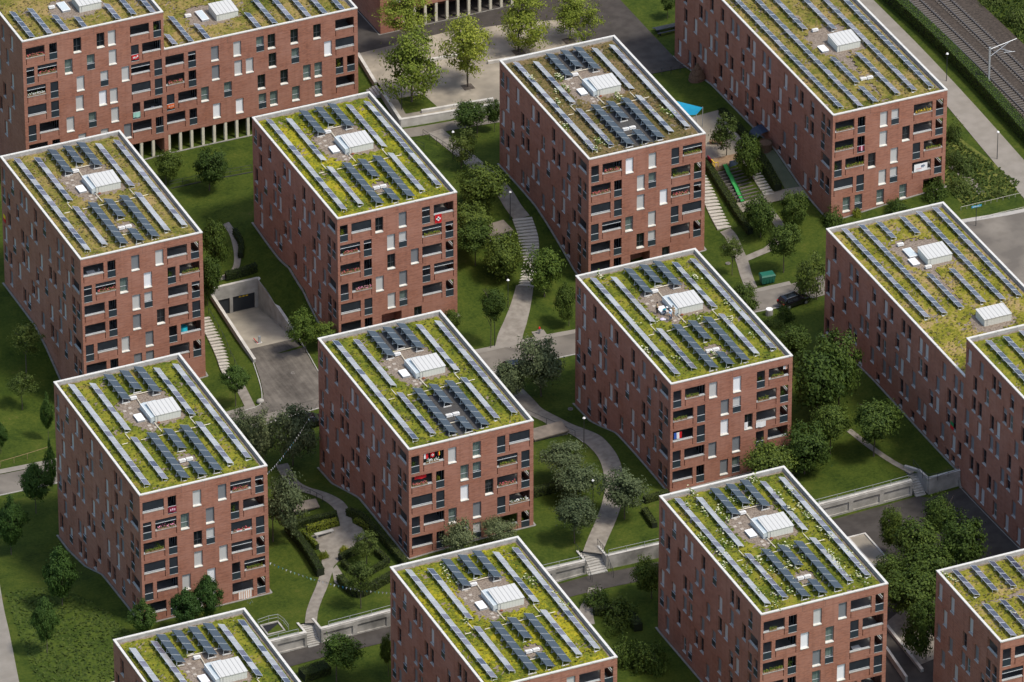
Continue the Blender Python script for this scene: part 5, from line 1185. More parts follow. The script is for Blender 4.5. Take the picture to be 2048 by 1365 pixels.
# ------------------------------------------------------------------ plants
def leaf_quad(mb, c, nrm, s, r, m):
    n = Vector(nrm)
    if n.length < 1e-3: n = Vector((0, 0, 1))
    n.normalize(); a = n.orthogonal().normalized(); b = n.cross(a); t = r.uniform(0, 6.28)
    u = (a*math.cos(t)+b*math.sin(t))*s; v = (b*math.cos(t)-a*math.sin(t))*s*.62
    c = Vector(c); mb.face([c-u, c+v*.9-u*.1, c+u, c-v*.9+u*.1], m)
def crown_mesh(kind, seed):
    """unit crown: many small leaves gathered in clumps that fill an uneven volume"""
    r = random.Random(seed); mb = MB(); m = 'leaf_'+kind
    prof = {'column': (130, 70, .10, .055), 'plaza': (60, 110, .14, .043), 'loose': (40, 70, .15, .060), 'silver': (74, 84, .145, .058), 'round': (84, 90, .14, .060), 'plane': (72, 84, .14, .060)}[kind]
    nc, nl, sg, ls = prof
    lobes = [(Vector((r.gauss(0, 1), r.gauss(0, 1), r.gauss(0, 1))).normalized(), r.uniform(-.22, .20)) for _ in range(9)]
    for k in range(nc):
        d = Vector((r.gauss(0, 1), r.gauss(0, 1), r.gauss(0, 1))).normalized()
        rad = ((.45+.5*r.random()**.6) if r.random() > .2 else r.uniform(.1, .5)) if kind != 'column' else (r.uniform(.72, .95) if r.random() > .15 else r.uniform(.2, .7))
        rad *= 1+sum(max(0, d.dot(l))**4*a for l, a in lobes)
        p = d*rad
        if kind == 'column':
            z = p.z; tap = max(0.02, 1-z)**.62*1.08 if z > -.15 else (1-.35*abs(z)); p = Vector((p.x*tap, p.y*tap, z*1.02))
        elif kind in ('plaza', 'loose'):
            p.z *= 1.0; w_ = 1.0 if p.z < .1 else 1-.45*p.z
            p = Vector((p.x*w_, p.y*w_, p.z))
            if kind == 'plaza': p.z = round(p.z*4.5)/4.5*.7+p.z*.3       # boughs in tiers
        s = sg*r.uniform(.7, 1.25); flat = .6 if kind in ('plaza', 'loose') else .8
        for q in range(int(nl*r.uniform(.7, 1.3))):
            c = p+Vector((r.gauss(0, s), r.gauss(0, s), r.gauss(0, s*flat)))
            n = p.normalized()*.75+(c-p).normalized()*.5+Vector((r.gauss(0, .5), r.gauss(0, .5), r.gauss(0, .5)+.35))
            leaf_quad(mb, c, n, ls*r.uniform(.7, 1.3), r, m)
    return mb.mesh('crown')
def trunk_mesh(seed, spread=.55):
    """unit height to the crown centre, limbs reach into the crown"""
    r = random.Random(seed); mb = MB(); p = Vector((0, 0, -.12)); rad = 1.
    pts = [p]+[Vector((r.gauss(0, .012), r.gauss(0, .012), z)) for z in (.25, .5, .75, 1.0, 1.25)]
    R0 = .030
    for i, (a, b) in enumerate(zip(pts, pts[1:])): mb.tube(a, b, R0*(1-.15*i), 'bark', 6, R0*(1-.15*(i+1)), caps=False)
    for k in range(9):
        z = r.uniform(.5, 1.1); t = r.uniform(0, 6.28); l = r.uniform(.25, spread)
        a = Vector((0, 0, z)); b = a+Vector((math.cos(t)*l*.6, math.sin(t)*l*.6, l*.45)); c = b+Vector((math.cos(t+.4)*l*.5, math.sin(t+.4)*l*.5, l*.25))
        mb.tube(a, b, .014, 'bark', 5, .009, caps=False); mb.tube(b, c, .009, 'bark', 4, .004, caps=False)
    return mb.mesh('trunk')
CROWN = {k: [crown_mesh(k, 11*i+len(k)) for i in range(3)] for k in ('plaza', 'round', 'silver', 'column', 'loose', 'plane')}
TRUNK = [trunk_mesh(5), trunk_mesh(6), trunk_mesh(7)]
for i, (kind, u, v, h, r_, rz_, cx, label) in enumerate(TREES):
    z = gz(u, v) if not ('plaza' in label and kind == 'plaza') else 3.55
    o = thing('tree', (u, v, z), label, 'tree', 'trees between the houses')
    q = random.Random(i)
    h = max(h, rz_*.9+.2)
    if 'court tree' in label or 'in the dark court' in label: kind = 'round'; r_ *= 1.2; rz_ *= 1.1
    link('trunk', TRUNK[i % 3], o, (0, 0, 0), q.uniform(0, 6.28), (min(h, r_*1.25), min(h, r_*1.25), h))
    # cx is measured across the picture; the crown leans by that much along the wall direction
    link('crown', CROWN[kind][i % 3], o, (cx*.91, -cx*.41, h), q.uniform(0, 6.28), (r_*1.04, r_*1.04, rz_*1.04))
def shrub_mesh(seed, kind='round'):
    r = random.Random(seed); mb = MB()
    for k in range(42):
        d = Vector((r.gauss(0, 1), r.gauss(0, 1), abs(r.gauss(0, .8)))).normalized()*r.uniform(.4, 1.0)
        for q in range(46):
            c = d+Vector((r.gauss(0, .15), r.gauss(0, .15), r.gauss(0, .13)))
            c.z = max(c.z, .02)
            leaf_quad(mb, c, d+Vector((r.gauss(0, .5), r.gauss(0, .5), r.gauss(0, .5)+.4)), r.uniform(.05, .095), r, 'leaf_'+kind)
    for k in range(5): t = r.uniform(0, 6.28); mb.tube((0, 0, -.1), (math.cos(t)*.5, math.sin(t)*.5, .6), .03, 'bark', 4, .01, caps=False)
    return mb.mesh('shrub')
SHR = {k: [shrub_mesh(3+i, k) for i in range(2)] for k in ('round', 'lime', 'silver', 'plane', 'loose')}
for i, (u, v, r_, h, label) in enumerate(SHRUBS):
    k = 'lime' if 'yellow-green' in label or 'light green' in label else ('plane' if 'green bush' in label or 'leafy' in label else ('loose' if 'bank' in label or 'rails' in label or 'grassy' in label else 'round'))
    tag(link('shrub', SHR[k][i % 2], None, (u, v, gz(u, v)), i*1.3, (r_, r_, h)), label, 'shrub', 'shrubs')
def hedge(label, pts, w=.9, h=1.1, leaf='hedge', dens=95, cat='hedge', closed=False, name='hedge', zf=gz, spl=True):
    pl = spline(pts, .5) if spl else None
    if pl is None:
        pl = []
        for a, b in zip(pts, pts[1:]):
            a, b = Vector(a), Vector(b); n = max(1, int((b-a).length/.5)); pl += [a+(b-a)*k/n for k in range(n)]
        pl.append(Vector(pts[-1]))
    x0, y0 = pl[0]; zb = zf(x0, y0); o = thing(name, (x0, y0, zb), label, cat)
    core = MB(); lv = MB(); r = random.Random(len(label)); fr = list(frames(pl))
    hw = w/2-.06
    for (a, na), (b, nb_) in zip(fr, fr[1:]):
        za, z2 = zf(a.x, a.y)-zb, zf(b.x, b.y)-zb
        q = lambda p, n, s, z: (p.x+n.x*hw*s-x0, p.y+n.y*hw*s-y0, z)
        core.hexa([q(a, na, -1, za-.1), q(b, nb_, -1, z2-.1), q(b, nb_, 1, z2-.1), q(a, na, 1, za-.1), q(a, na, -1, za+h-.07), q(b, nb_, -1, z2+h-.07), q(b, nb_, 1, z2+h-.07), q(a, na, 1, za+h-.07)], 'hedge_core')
        ln = (b-a).length; n = int(ln*(w+2*h)*dens)
        for k in range(n):
            t = r.random(); p = a+(b-a)*t; nn = na; z = za+(z2-za)*t; s = r.uniform(0, w+2*h)
            if s < w: pos = (p.x+nn.x*(s-w/2)-x0, p.y+nn.y*(s-w/2)-y0, z+h+r.gauss(0, .03)); nr = (0, 0, 1)
            else:
                sg = 1 if s < w+h else -1; pos = (p.x+nn.x*sg*(w/2+r.gauss(0, .03))-x0, p.y+nn.y*sg*(w/2+r.gauss(0, .03))-y0, z+r.uniform(0, h)); nr = (nn.x*sg, nn.y*sg, .2)
            leaf_quad(lv, pos, Vector(nr)+Vector((r.gauss(0, .45), r.gauss(0, .45), r.gauss(0, .45))), r.uniform(.07, .13), r, 'leaf_'+leaf)
    core.build('branches', o); lv.build('foliage', o); return o
hedge('tall clipped dark hedge on the outer left side of the hedge garden', [(-10.6, 14.6), (-10.8, 8), (-11.3, 2.2)], 1.0, 1.2)
hedge('dark hedge across the upper end of the hedge garden', [(-10.1, 14.6), (-7, 14.0), (-4.4, 13.2)], .8, 1.1)
hedge('yellow-green hedge behind the stone bench', [(-8.9, 12.6), (-7, 12.3), (-4.9, 11.9)], .8, .9, 'lime')
hedge('narrow yellow-green hedge left of the gravel court', [(-9.5, 12.4), (-9.4, 10), (-9.3, 8.0)], .55, .8, 'lime')
hedge('yellow-green hedge right of the gravel court', [(-2.7, 10.9), (-2.2, 9.4), (-1.8, 8.2)], .8, .8, 'lime')
hedge('long dark hedge between the hedge garden and the central block', [(-2.9, 13.2), (-2.0, 11.0), (-1.5, 6), (-1.3, 0), (-1.2, -3)], .8, 1.1)
hedge('hedge forming the top of the inner square', [(-7.9, 4.0), (-6.3, 4.4), (-3.4, 4.6)], .8, .9)
hedge('inner square hedge on its left flank', [(-7.9, 3.0), (-7.6, 1.2), (-7.1, -.6)], .7, .8)
hedge('inner square hedge on its right flank', [(-3.2, 3.4), (-3.0, 1.6), (-2.9, .2)], .7, .8)
hedge('inner square hedge closing its lower side', [(-6.4, -.9), (-4.6, -.4), (-3.1, .1)], .7, .8)
hedge('dark V-shaped hedge along the lower corner of the hedge garden', [(-9.7, -.2), (-9.6, -2.4), (-9.0, -4.6), (-7.2, -4.3), (-4.5, -3.4), (-1.8, -2.9)], .9, 1.1)
hedge('hedge strip left of the playground steps', [(76.0, 74), (75.6, 69), (75.2, 63.7), (74.8, 56.8)], .9, .9, 'hedge')
hedge('hedge between the playground steps and the turf strip', [(82.7, 72.5), (82.5, 68), (82.2, 63.6)], 1.1, 1.2)
hedge('dark hedge at the round play corner of the central block', [(19.9, 6.4), (21.6, 6.5), (23.9, 6.7)], 1.0, 1.2)
hedge('dark hedge bit against the block with rooftop people', [(32.6, -.3), (34, -.1), (36.2, .2)], .8, .9)
hedge('small dark hedge beside the stained wall lawn', [(31.6, -2.5), (31.4, -4.5), (31.2, -6.6)], .8, .8)
hedge('dark hedge on the lawn right of the tan-roofed block', [(6.2, 76.9), (8.2, 76.7), (10.6, 76.6)], .9, 1.1)
hedge('low hedge along the tiny curved path beside the tan-roofed block', [(10.9, 85), (10.6, 82), (9.6, 79.8)], .7, .9)
hedge('dark hedge beside the fresh green tree at the bottom', [(-21.2, -15.2), (-19.4, -15.1), (-17.6, -15.0)], 2.0, 1.1)
hedge('ivy-grown wall between the concrete road and the rails', [(118.9, 112), (119.2, 92), (118.9, 76), (118.4, 62), (118.2, 44)], 1.5, 2.0, 'plane', 60, 'ivy wall', name='ivy_wall')
strip_wall('trackside_wall', [(119.9, 112), (119.9, 84)], lambda u, v: gz(u, v), lambda u, v: gz(u, v)+1.5, .3, 'concrete_stain', 'grey concrete wall showing through behind the ivy beside the rails')
hedge('dark hedge in the bottom garden bed', [(17.4, -18.2), (19.6, -19.0), (21.2, -21.0), (21.2, -23.4)], 1.2, 1.1)
hedge('low dark hedge at the front of the railway slab lawn', [(83.2, 76.3), (83.3, 80), (83.2, 84)], .9, 1.0)


# ------------------------------------------------------------------ vehicles and street furniture
def car(x, y, rz, label):
    z = gz(x, y)+.07; o = thing('car', (x, y, z), label, 'car', 'black cars parked along the street', rz)
    prof = [(-2.15, .42), (-2.2, .75), (-2.05, 1.02), (-1.75, 1.48), (-1.35, 1.56), (.25, 1.55), (.55, 1.48), (1.15, 1.05), (2.0, .90), (2.2, .68), (2.18, .40), (1.95, .26), (-1.95, .26)]
    mb = MB(); n = len(prof)
    def wid(zz): return .90 if zz < 1.06 else .90-(zz-1.06)*.42
    k = len(mb.v); mb.v += [(px, -wid(pz), pz) for px, pz in prof]+[(px, wid(pz), pz) for px, pz in prof]; i = mb.mi('car_paint')
    mb.f.append(tuple(k+j for j in range(n))); mb.m.append(i); mb.f.append(tuple(k+n+j for j in reversed(range(n)))); mb.m.append(i)
    for j in range(n): j2 = (j+1) % n; mb.f.append((k+j2, k+j, k+n+j, k+n+j2)); mb.m.append(i)
    body = mb.build('body', o)
    bv = body.modifiers.new('round', 'BEVEL'); bv.width = .07; bv.segments = 2; bv.limit_method = 'ANGLE'
    def pane(pts): mb = MB(); mb.face(pts, 'glass'); mb.build('window', o)
    e = .012
    pane([(.60, -.70, 1.455), (1.12, -.84, 1.09), (1.12, .84, 1.09), (.60, .70, 1.455)][::1] if False else [(.585, -.66, 1.49), (1.13, -.80, 1.09), (1.13, .80, 1.09), (.585, .66, 1.49)])
    pane([(-2.065, .78, 1.06), (-2.065, -.78, 1.06), (-1.77, -.66, 1.50), (-1.77, .66, 1.50)][::-1])
    for s in (-1, 1):
        for a, b in ((-1.55, -.75), (-.68, .12), (.18, .95)):
            top_b = b if b < .5 else .50
            p = [(a, s*(wid(1.08)+e), 1.08), (b, s*(wid(1.08)+e), 1.08), (top_b, s*(wid(1.44)+e), 1.44), (a+.04, s*(wid(1.44)+e), 1.44)]; pane(p if s < 0 else p[::-1])
        mb = MB(); mb.box(-1.5, .3, s*.55-.02, s*.55+.02, 1.56, 1.60, 'steel'); mb.build('roof_rail', o)
        mb = MB(); mb.box(2.08, 2.2, s*.62-.2, s*.62+.2, .66, .80, 'lens'); mb.build('headlight', o)
        mb = MB(); mb.box(-2.21, -2.08, s*.72-.12, s*.72+.12, .78, 1.0, 'tail'); mb.build('tail_light', o)
        mb = MB(); mb.ball((.85, s*1.0, 1.1), .09, .1, .07, 'car_paint', 6, 4); mb.build('mirror', o)
        for wx in (-1.35, 1.38):
            mb = MB(); mb.tube((wx, s*.70, .33), (wx, s*.92, .33), .33, 'tyre', 14); w_ = mb.build('wheel', o)
            mb = MB(); mb.tube((wx, s*.915, .33), (wx, s*.935, .33), .21, 'steel', 10); mb.build('rim', w_)
    return o
car(71.9, 37.2, R(8), 'black estate car parked at the kerb by the bare-limbed tree')
car(33.1, 40.6, R(-8), 'black car half hidden behind the big grey-green tree')
car(3.3, 40.6, R(-6), 'black car behind the dusky trees at the driveway mouth')
def dumpster(x, y, rz):
    o = thing('waste_container', (x, y, gz(x, y)+.05), 'green wheeled waste container at the lawn edge', 'waste container', None, rz)
    mb = MB(); mb.hexa([(-.85, -.5, .18), (.85, -.5, .18), (.85, .5, .18), (-.85, .5, .18), (-.98, -.62, 1.25), (.98, -.62, 1.25), (.98, .62, 1.25), (-.98, .62, 1.25)], 'bin_green')
    for xx in (-.6, -.2, .2, .6): mb.box(xx-.03, xx+.03, -.62, -.52, .3, 1.2, 'bin_green')
    mb.build('body', o)
    mb = MB(); mb.hexa([(-1.02, -.66, 1.26), (1.02, -.66, 1.26), (1.02, .66, 1.26), (-1.02, .66, 1.26), (-.9, -.5, 1.46), (.9, -.5, 1.46), (.9, .5, 1.5), (-.9, .5, 1.5)], 'bin_green'); mb.build('lid', o)
    for a in (-.7, .7):
        for b in (-.4, .4): mb = MB(); mb.tube((a, b-.03, .1), (a, b+.03, .1), .1, 'tyre', 8); mb.build('wheel', o)
dumpster(71.4, 44.4, R(-4))
def lamp(x, y, h, label, arm=.0):
    o = thing('street_lamp', (x, y, gz(x, y)), label, 'street lamp', 'path lamps')
    mb = MB(); mb.tube((0, 0, -.1), (0, 0, h), .06, 'dark_metal', 7, .04); mb.build('pole', o)
    mb = MB(); mb.tube((0, 0, h), (0, 0, h+.08), .1, 'dark_metal', 10, .2); mb.tube((0, 0, h+.08), (0, 0, h+.22), .21, 'white_metal', 12, .12); mb.build('lamp_head', o)
for a in ((46.3, 72.8, 4.2, 'path lamp at the top of the long curved stairway'), (45.8, 91.0, 4.2, 'path lamp beside the see-through young tree'), (44.4, 105.6, 5.2, 'slim lamp on the plaza corner bed'), (38.3, 55.5, 4.2, 'path lamp at the foot of the long curved stairway'),
          (31.4, 15.7, 4.4, 'tall dark path lamp in front of the block with rooftop people'), (26.0, 1.0, 4.0, 'path lamp between the silvery trees'), (115.6, 79.2, 4.3, 'lamp beside the concrete road near the ivy wall'), (112.4, 57.3, 4.2, 'lamp beside the concrete road lower down the bank'), (32.9, 47.7, 4.2, 'lamp hidden at the yellowish tree on the straight path')): lamp(*a)
o = thing('street_sign', (102.0, 43.1, gz(102, 43.1)), 'grey post with a blue street-name board', 'street sign')
mb = MB(); mb.tube((0, 0, -.1), (0, 0, 3.6), .05, 'dark_metal', 6); mb.build('pole', o)
mb = MB(); mb.box(-.75, .75, -.04, .02, 3.0, 3.28, 'sail'); mb.build('board', o)
mb = MB(); mb.box(-.6, .6, -.046, -.041, 3.09, 3.12, 'white'); mb.box(-.6, .35, -.046, -.041, 3.17, 3.2, 'white'); mb.build('lettering', o)
o = thing('catenary_mast', (119.97, 74.9, gz(120, 74.9)), 'grey railway mast with two cantilever arms over the tracks', 'railway mast')
mb = MB(); mb.box(-.13, .13, -.11, .11, -.1, 6.6, 'galvanised'); mb.build('mast', o)
mb = MB(); mb.tube((0, 0, 6.3), (4.2, .1, 7.0), .055, 'galvanised', 6); mb.tube((0, 0, 5.1), (3.3, .1, 6.85), .05, 'galvanised', 6); mb.tube((2.2, 0, 5.3), (4.0, .1, 5.0), .045, 'galvanised', 6); mb.tube((1.6, .05, 6.0), (3.6, .1, 5.05), .04, 'galvanised', 6); mb.build('cantilever', o)
o = thing('fire_hydrant', (39.6, 48.1, gz(39.6, 48.1)+.1), 'small hydrant with a red cap on a concrete pad at the pavement', 'hydrant')
mb = MB(); mb.tube((0, 0, 0), (0, 0, .8), .13, 'steel', 10); mb.tube((-.28, 0, .55), (.28, 0, .55), .08, 'steel', 8); mb.build('body', o)
mb = MB(); mb.tube((0, 0, .8), (0, 0, 1.02), .17, 'red', 10, .1); mb.build('cap', o)
patch('hydrant_pad', [(38.7, 47.3), (40.4, 47.2), (40.5, 48.8), (38.8, 48.9)], 'road_pale', .11, .8)
o = thing('boulder', (.07, 49.95, gz(.07, 49.95)), 'rounded grey boulder at the driveway corner', 'boulder')
mb = MB(); mb.ball((0, 0, .2), .55, .4, .38, 'concrete', 9, 6); mb.build('stone', o, smooth=True)
o = thing('stone_ring', (67.9, 36.4, gz(67.9, 36.4)), 'round white topped concrete cylinder near the parked black car', 'stone')
mb = MB(); mb.tube((0, 0, -.1), (0, 0, .85), .5, 'concrete', 14); mb.build('base', o); mb = MB(); mb.tube((0, 0, .85), (0, 0, .93), .46, 'white', 14); mb.build('top', o)

# ------------------------------------------------------------------ playground
o = thing('sun_sail', (78.2, 82, gz(78.2, 82)), 'bright blue sun sail over the sandy playground', 'sun sail')
z0 = gz(78.2, 82); A_ = [(-2.9, 3.6, 3.9), (1.3, .2, 3.2), (-.9, -2.4, 3.9), (-5.2, .3, 3.3)]
mb = MB(); n = 10
for i in range(n):
    for j in range(n):
        def S(a, b):
            p = [Vector(t) for t in A_]; q = p[0]*(1-a)*(1-b)+p[1]*a*(1-b)+p[2]*a*b+p[3]*(1-a)*b
            q.z -= .8*math.sin(math.pi*a)*math.sin(math.pi*b)*.5; return q
        mb.face([S(i/n, j/n), S((i+1)/n, j/n), S((i+1)/n, (j+1)/n), S(i/n, (j+1)/n)], 'sail')
mb.build('cloth', o)
for p in A_: mb = MB(); mb.tube((p[0]*1.03, p[1]*1.03, -.2), (p[0], p[1], p[2]+.1), .06, 'galvanised', 6); mb.build('pole', o)
o = thing('slide', (77.8, 71.1, gz(77.8, 71.1)), 'bright green slide running down the playground slope', 'slide')
mb = MB(); pts = [(77.8, 71.5), (77.7, 70.7), (77.55, 69.6), (77.45, 68.6), (77.3, 67.4), (77.2, 66.4), (77.05, 65.3), (76.95, 64.5), (76.85, 63.6)]
pl = [Vector((p[0]-77.8, p[1]-71.1, max(gz(*p), gz(*p))+(.62, .62, .45, .50, .36, .42, .30, .26, .24)[i]-o.location.z)) for i, p in enumerate(pts)]
for a, b in zip(pl, pl[1:]):
    d = Vector((b.x-a.x, b.y-a.y)).normalized(); nn = Vector((-d.y, d.x, 0))*.25; up = Vector((0, 0, .2))
    mb.face([a-nn, b-nn, b+nn, a+nn][::-1], 'slide_green')
    for s in (-1, 1): q = [a+nn*s, b+nn*s, b+nn*s*1.2+up, a+nn*s*1.2+up]; mb.face(q, 'slide_green'); mb.face([p-Vector((0, 0, .02)) for p in q][::-1], 'slide_green')
mb.build('chute', o)
mb = MB()
for p in (pl[1], pl[4], pl[6]): mb.tube((p.x, p.y, p.z-.9), (p.x, p.y, p.z), .05, 'galvanised', 6)
mb.build('support', o)
o = thing('play_platform', (78.2, 72.4, gz(78.2, 72.4)), 'playground deck with red and yellow guard boards above the green slide', 'play platform')
mb = MB(); mb.box(-1.9, 3.4, -1.0, 1.2, -.8, .45, 'wood'); mb.build('deck', o)
mb = MB(); mb.box(-2.0, -1.88, -.1, 1.2, .45, 1.15, 'maroon'); mb.build('guard_board', o)
mb = MB()
for a in (-1.0, -.55, -.1): mb.box(-2.0, -1.88, a, a+.07, .45, 1.2, 'yellow')
mb.box(-2.0, -1.88, -1.0, -.1, 1.13, 1.2, 'yellow'); mb.box(-2.0, -1.4, -1.08, -1.0, 1.13, 1.2, 'yellow'); mb.box(-1.46, -1.38, -1.08, -1.0, .45, 1.2, 'yellow'); mb.build('guard_rail', o)
mb = MB(); mb.box(.3, 1.6, -1.1, -1.02, -.6, .9, 'denim'); mb.box(1.8, 3.3, -1.1, -1.02, -.6, 1.1, 'black'); mb.build('panel', o)
mb = MB()
for k in range(10): rz_ = 70.6-k*.72; z = gz(78.8, rz_)+.12; mb.box(76.2-78.8, 80.0-78.8, rz_-.10, rz_+.10, z-.35-gz(78.8, 67), z-gz(78.8, 67), 'sleeper')
o = thing('log_terrace', (78.8, 0, gz(78.8, 67)), 'dark timber edged terraces on both sides of the green slide', 'terrace steps'); o.location.y = 0; mb.build('timber_edge', o)
o = thing('canopy', (84.5, 74.9, gz(84.5, 74.9)), 'dark blue half-barrel canopy against the railway slab', 'canopy')
mb = MB()
for k in range(8):
    a, b = math.pi*k/8, math.pi*(k+1)/8
    mb.face([(1.1-2.2*(1-math.cos(a))*.0-math.cos(a)*1.9, -1.0, .6+1.1*math.sin(a)), (1.1-math.cos(b)*1.9, -1.0, .6+1.1*math.sin(b)), (1.1-math.cos(b)*1.9, 1.2, .6+1.1*math.sin(b)), (1.1-math.cos(a)*1.9, 1.2, .6+1.1*math.sin(a))], 'canopy_blue')
mb.build('roof_sheet', o)
mb = MB()
for a in (-.8, 3.0):
    for b in (-.95, 1.15): mb.tube((a, b, -.1), (a, b, .65), .05, 'dark_metal', 6)
mb.build('post', o)
o = thing('barrel', (84.3, 72.2, gz(84.3, 72.2)), 'large brown wooden tub below the dark canopy', 'tub')
mb = MB(); mb.tube((0, 0, -.1), (0, 0, 1.25), .95, 'wicker', 16, 1.05, caps=False); mb.build('staves', o); mb = MB(); mb.tube((0, 0, .4), (0, 0, 1.1), .9, 'wicker', 16); mb.build('filling', o)
o = thing('willow_hut', (84.6, 94.8, gz(84.6, 94.8)), 'brown woven beehive-shaped hut by the railway slab', 'willow hut')
mb = MB()
for a, b in ((0, 1.25), (.5, 1.2), (1.1, .95), (1.6, .6), (2.1, .35)): mb.tube((0, 0, a), (0, 0, a+.55), b, 'wicker', 14, max(.12, b-.2))
mb.build('weave', o)
o = thing('picnic_table', (87.6, 111.3, gz(87.6, 111.3)), 'dark long table with benches on the asphalt square', 'picnic table')
mb = MB(); mb.box(-1.8, 1.8, -.45, .45, .70, .78, 'dark_metal'); mb.build('table_top', o)
for s in (-.85, .85): mb = MB(); mb.box(-1.8, 1.8, s-.16, s+.16, .42, .47, 'dark_metal'); mb.build('seat', o)
for s in (-1.3, 1.3): mb = MB(); mb.box(s-.06, s+.06, -.8, .8, 0, .42, 'dark_metal'); mb.box(s-.06, s+.06, -.35, .35, .42, .7, 'dark_metal'); mb.build('leg', o)

# ------------------------------------------------------------------ bunting
def bunting(label, a, b, sag, n, seed):
    a, b = Vector(a), Vector(b); o = thing('bunting', a, label, 'bunting', 'pennant strings between the houses'); r = random.Random(seed)
    P = lambda t: a.lerp(b, t)-Vector((0, 0, sag*4*t*(1-t)))-a
    mb = MB()
    for k in range(40): mb.tube(P(k/40), P((k+1)/40), .012, 'dark_metal', 3, caps=False)
    mb.build('string', o); d = (b-a).normalized()
    for k in range(n):
        p = P((k+.5)/n); m = r.choice(['white', 'white', 'white', 'mint', 'shirt_blue', 'lilac', 'white', 'sail']); mb = MB(); w_ = .10; e = Vector((r.gauss(0, .06), r.gauss(0, .06), 0)); th = Vector((-d.y, d.x, 0))*.004
        q = [p-d*w_, p+d*w_, p+e-Vector((0, 0, .33))]; mb.face([c+th for c in q], m); mb.face([c-th for c in q][::-1], m)
        mb.build('pennant', o)
bunting('long pale pennant string crossing the hedge garden', (-18.2, 2.6, 6.2), (-2.5, -12.0, 6.2), 1.6, 40, 1)
bunting('pennant string running between the bunting block and the central block', (0, 29.3, 10.5), (-18.2, 4.5, 17.5), 1.0, 34, 2)
bunting('short pennant string hanging in front of the lowest loggias', (-22.5, 2.3, 9.2), (-31.5, -24.8, 20.4), 3.0, 30, 3)

# ------------------------------------------------------------------ things on the loggias
NAMES = dict(A='bunting block', B='tan-roofed block', D='red-flag block', E='dark-matted block', H='central block', C='block with rooftop people', I='white-flowered block', F='railway slab', N1='top left slab', N2='column-raised slab')
FL = ['top', 'second highest', 'third highest', 'fourth highest', 'fifth highest', 'sixth highest', 'lowest']
def edge(key, k, s, wide=True):
    b = BLD[key]; t = b['zt']-TOP0-k*PITCH
    return b['x']+s, b['y'], t-(1.55 if wide else 2.55), t
def flower_box(key, k, s0, s1, kind, where, wide=True):
    x, y, zc, t = edge(key, k, s0, wide); zc += .02 if wide else 1.04; w_ = s1-s0
    cn = {'pink': 'pink', 'geranium': 'red', 'green': 'leafy', 'white': 'white', 'yellow': 'yellow'}[kind]
    o = thing('flower_box', (x, y+.12, zc), f'{cn} flower box on the {FL[k]} {where} loggia of the {NAMES[key]}', 'flower box', 'flower boxes on loggia edges')
    mb = MB(); mb.box(0, w_, -.10, .10, 0, .16, 'wood'); mb.build('box', o)
    r = random.Random(int(s0*100)+k); fo = MB(); fl = MB()
    for q in range(int(w_*42)):
        c = (r.uniform(.02, w_-.02), r.gauss(0, .09), .16+abs(r.gauss(.12, .1))); leaf_quad(fo, c, (r.gauss(0, .5), r.gauss(0, .5), 1), .085, r, 'leaf_plane')
    mf = {'pink': 'pink', 'geranium': 'geranium', 'green': 'leaf_lime', 'white': 'white', 'yellow': 'yellow'}[kind]
    for q in range(int(w_*26)):
        c = (r.uniform(.02, w_-.02), r.gauss(-.03, .1), .2+abs(r.gauss(.14, .1))); leaf_quad(fl, c, (r.gauss(0, .5), -.5, 1), .07, r, mf)
    fo.build('leaves', o); tag(fl.build('flowers', o), kind='stuff')
for a in (('A', 1, 2.3, 4.7, 'pink', 'left'), ('A', 0, 12.5, 14.6, 'geranium', 'right'), ('A', 2, .6, 3.1, 'green', 'left'), ('A', 2, 12.4, 14.6, 'geranium', 'right'), ('A', 4, 14.2, 16.4, 'green', 'right'),
          ('B', 1, 2.3, 4.8, 'geranium', 'left'), ('B', 1, 14.2, 16.6, 'green', 'right'), ('D', 1, .8, 2.9, 'geranium', 'left'), ('D', 2, .5, 3.1, 'geranium', 'left'), ('D', 3, 2.6, 4.8, 'pink', 'left'), ('D', 1, 12.4, 14.8, 'green', 'right'),
          ('E', 0, 2.3, 4.6, 'geranium', 'left'), ('E', 0, 14.1, 16.5, 'green', 'right'), ('E', 1, 12.4, 14.8, 'green', 'right'), ('E', 2, 12.4, 14.8, 'geranium', 'right'), ('E', 1, .5, 3.1, 'geranium', 'left'),
          ('H', 0, 2.4, 4.2, 'white', 'left'), ('H', 1, .5, 2.6, 'geranium', 'left'), ('H', 1, 12.5, 14.8, 'green', 'right'), ('H', 2, 12.4, 14.8, 'geranium', 'right'), ('H', 3, 14.0, 16.5, 'white', 'right'),
          ('C', 0, 2.2, 4.0, 'green', 'left'), ('C', 0, 14.2, 16.0, 'green', 'right'), ('C', 1, 12.4, 14.0, 'green', 'right'), ('C', 1, .5, 2.4, 'green', 'left'), ('I', 2, .5, 3.1, 'green', 'left'), ('I', 0, 1.2, 2.2, 'green', 'left'),
          ('F', 0, .6, 3.0, 'green', 'left'), ('F', 0, 12.5, 14.8, 'yellow', 'right'), ('F', 1, .5, 3.1, 'green', 'left'), ('F', 2, 2.2, 4.8, 'green', 'left'), ('F', 2, 14.2, 16.5, 'green', 'right'),
          ('N1', 0, .6, 3.1, 'geranium', 'left'), ('N1', 1, 2.3, 4.8, 'geranium', 'left'), ('N1', 2, .6, 3.1, 'white', 'left'), ('N2', 1, .5, 2.7, 'geranium', 'left')): flower_box(*a)
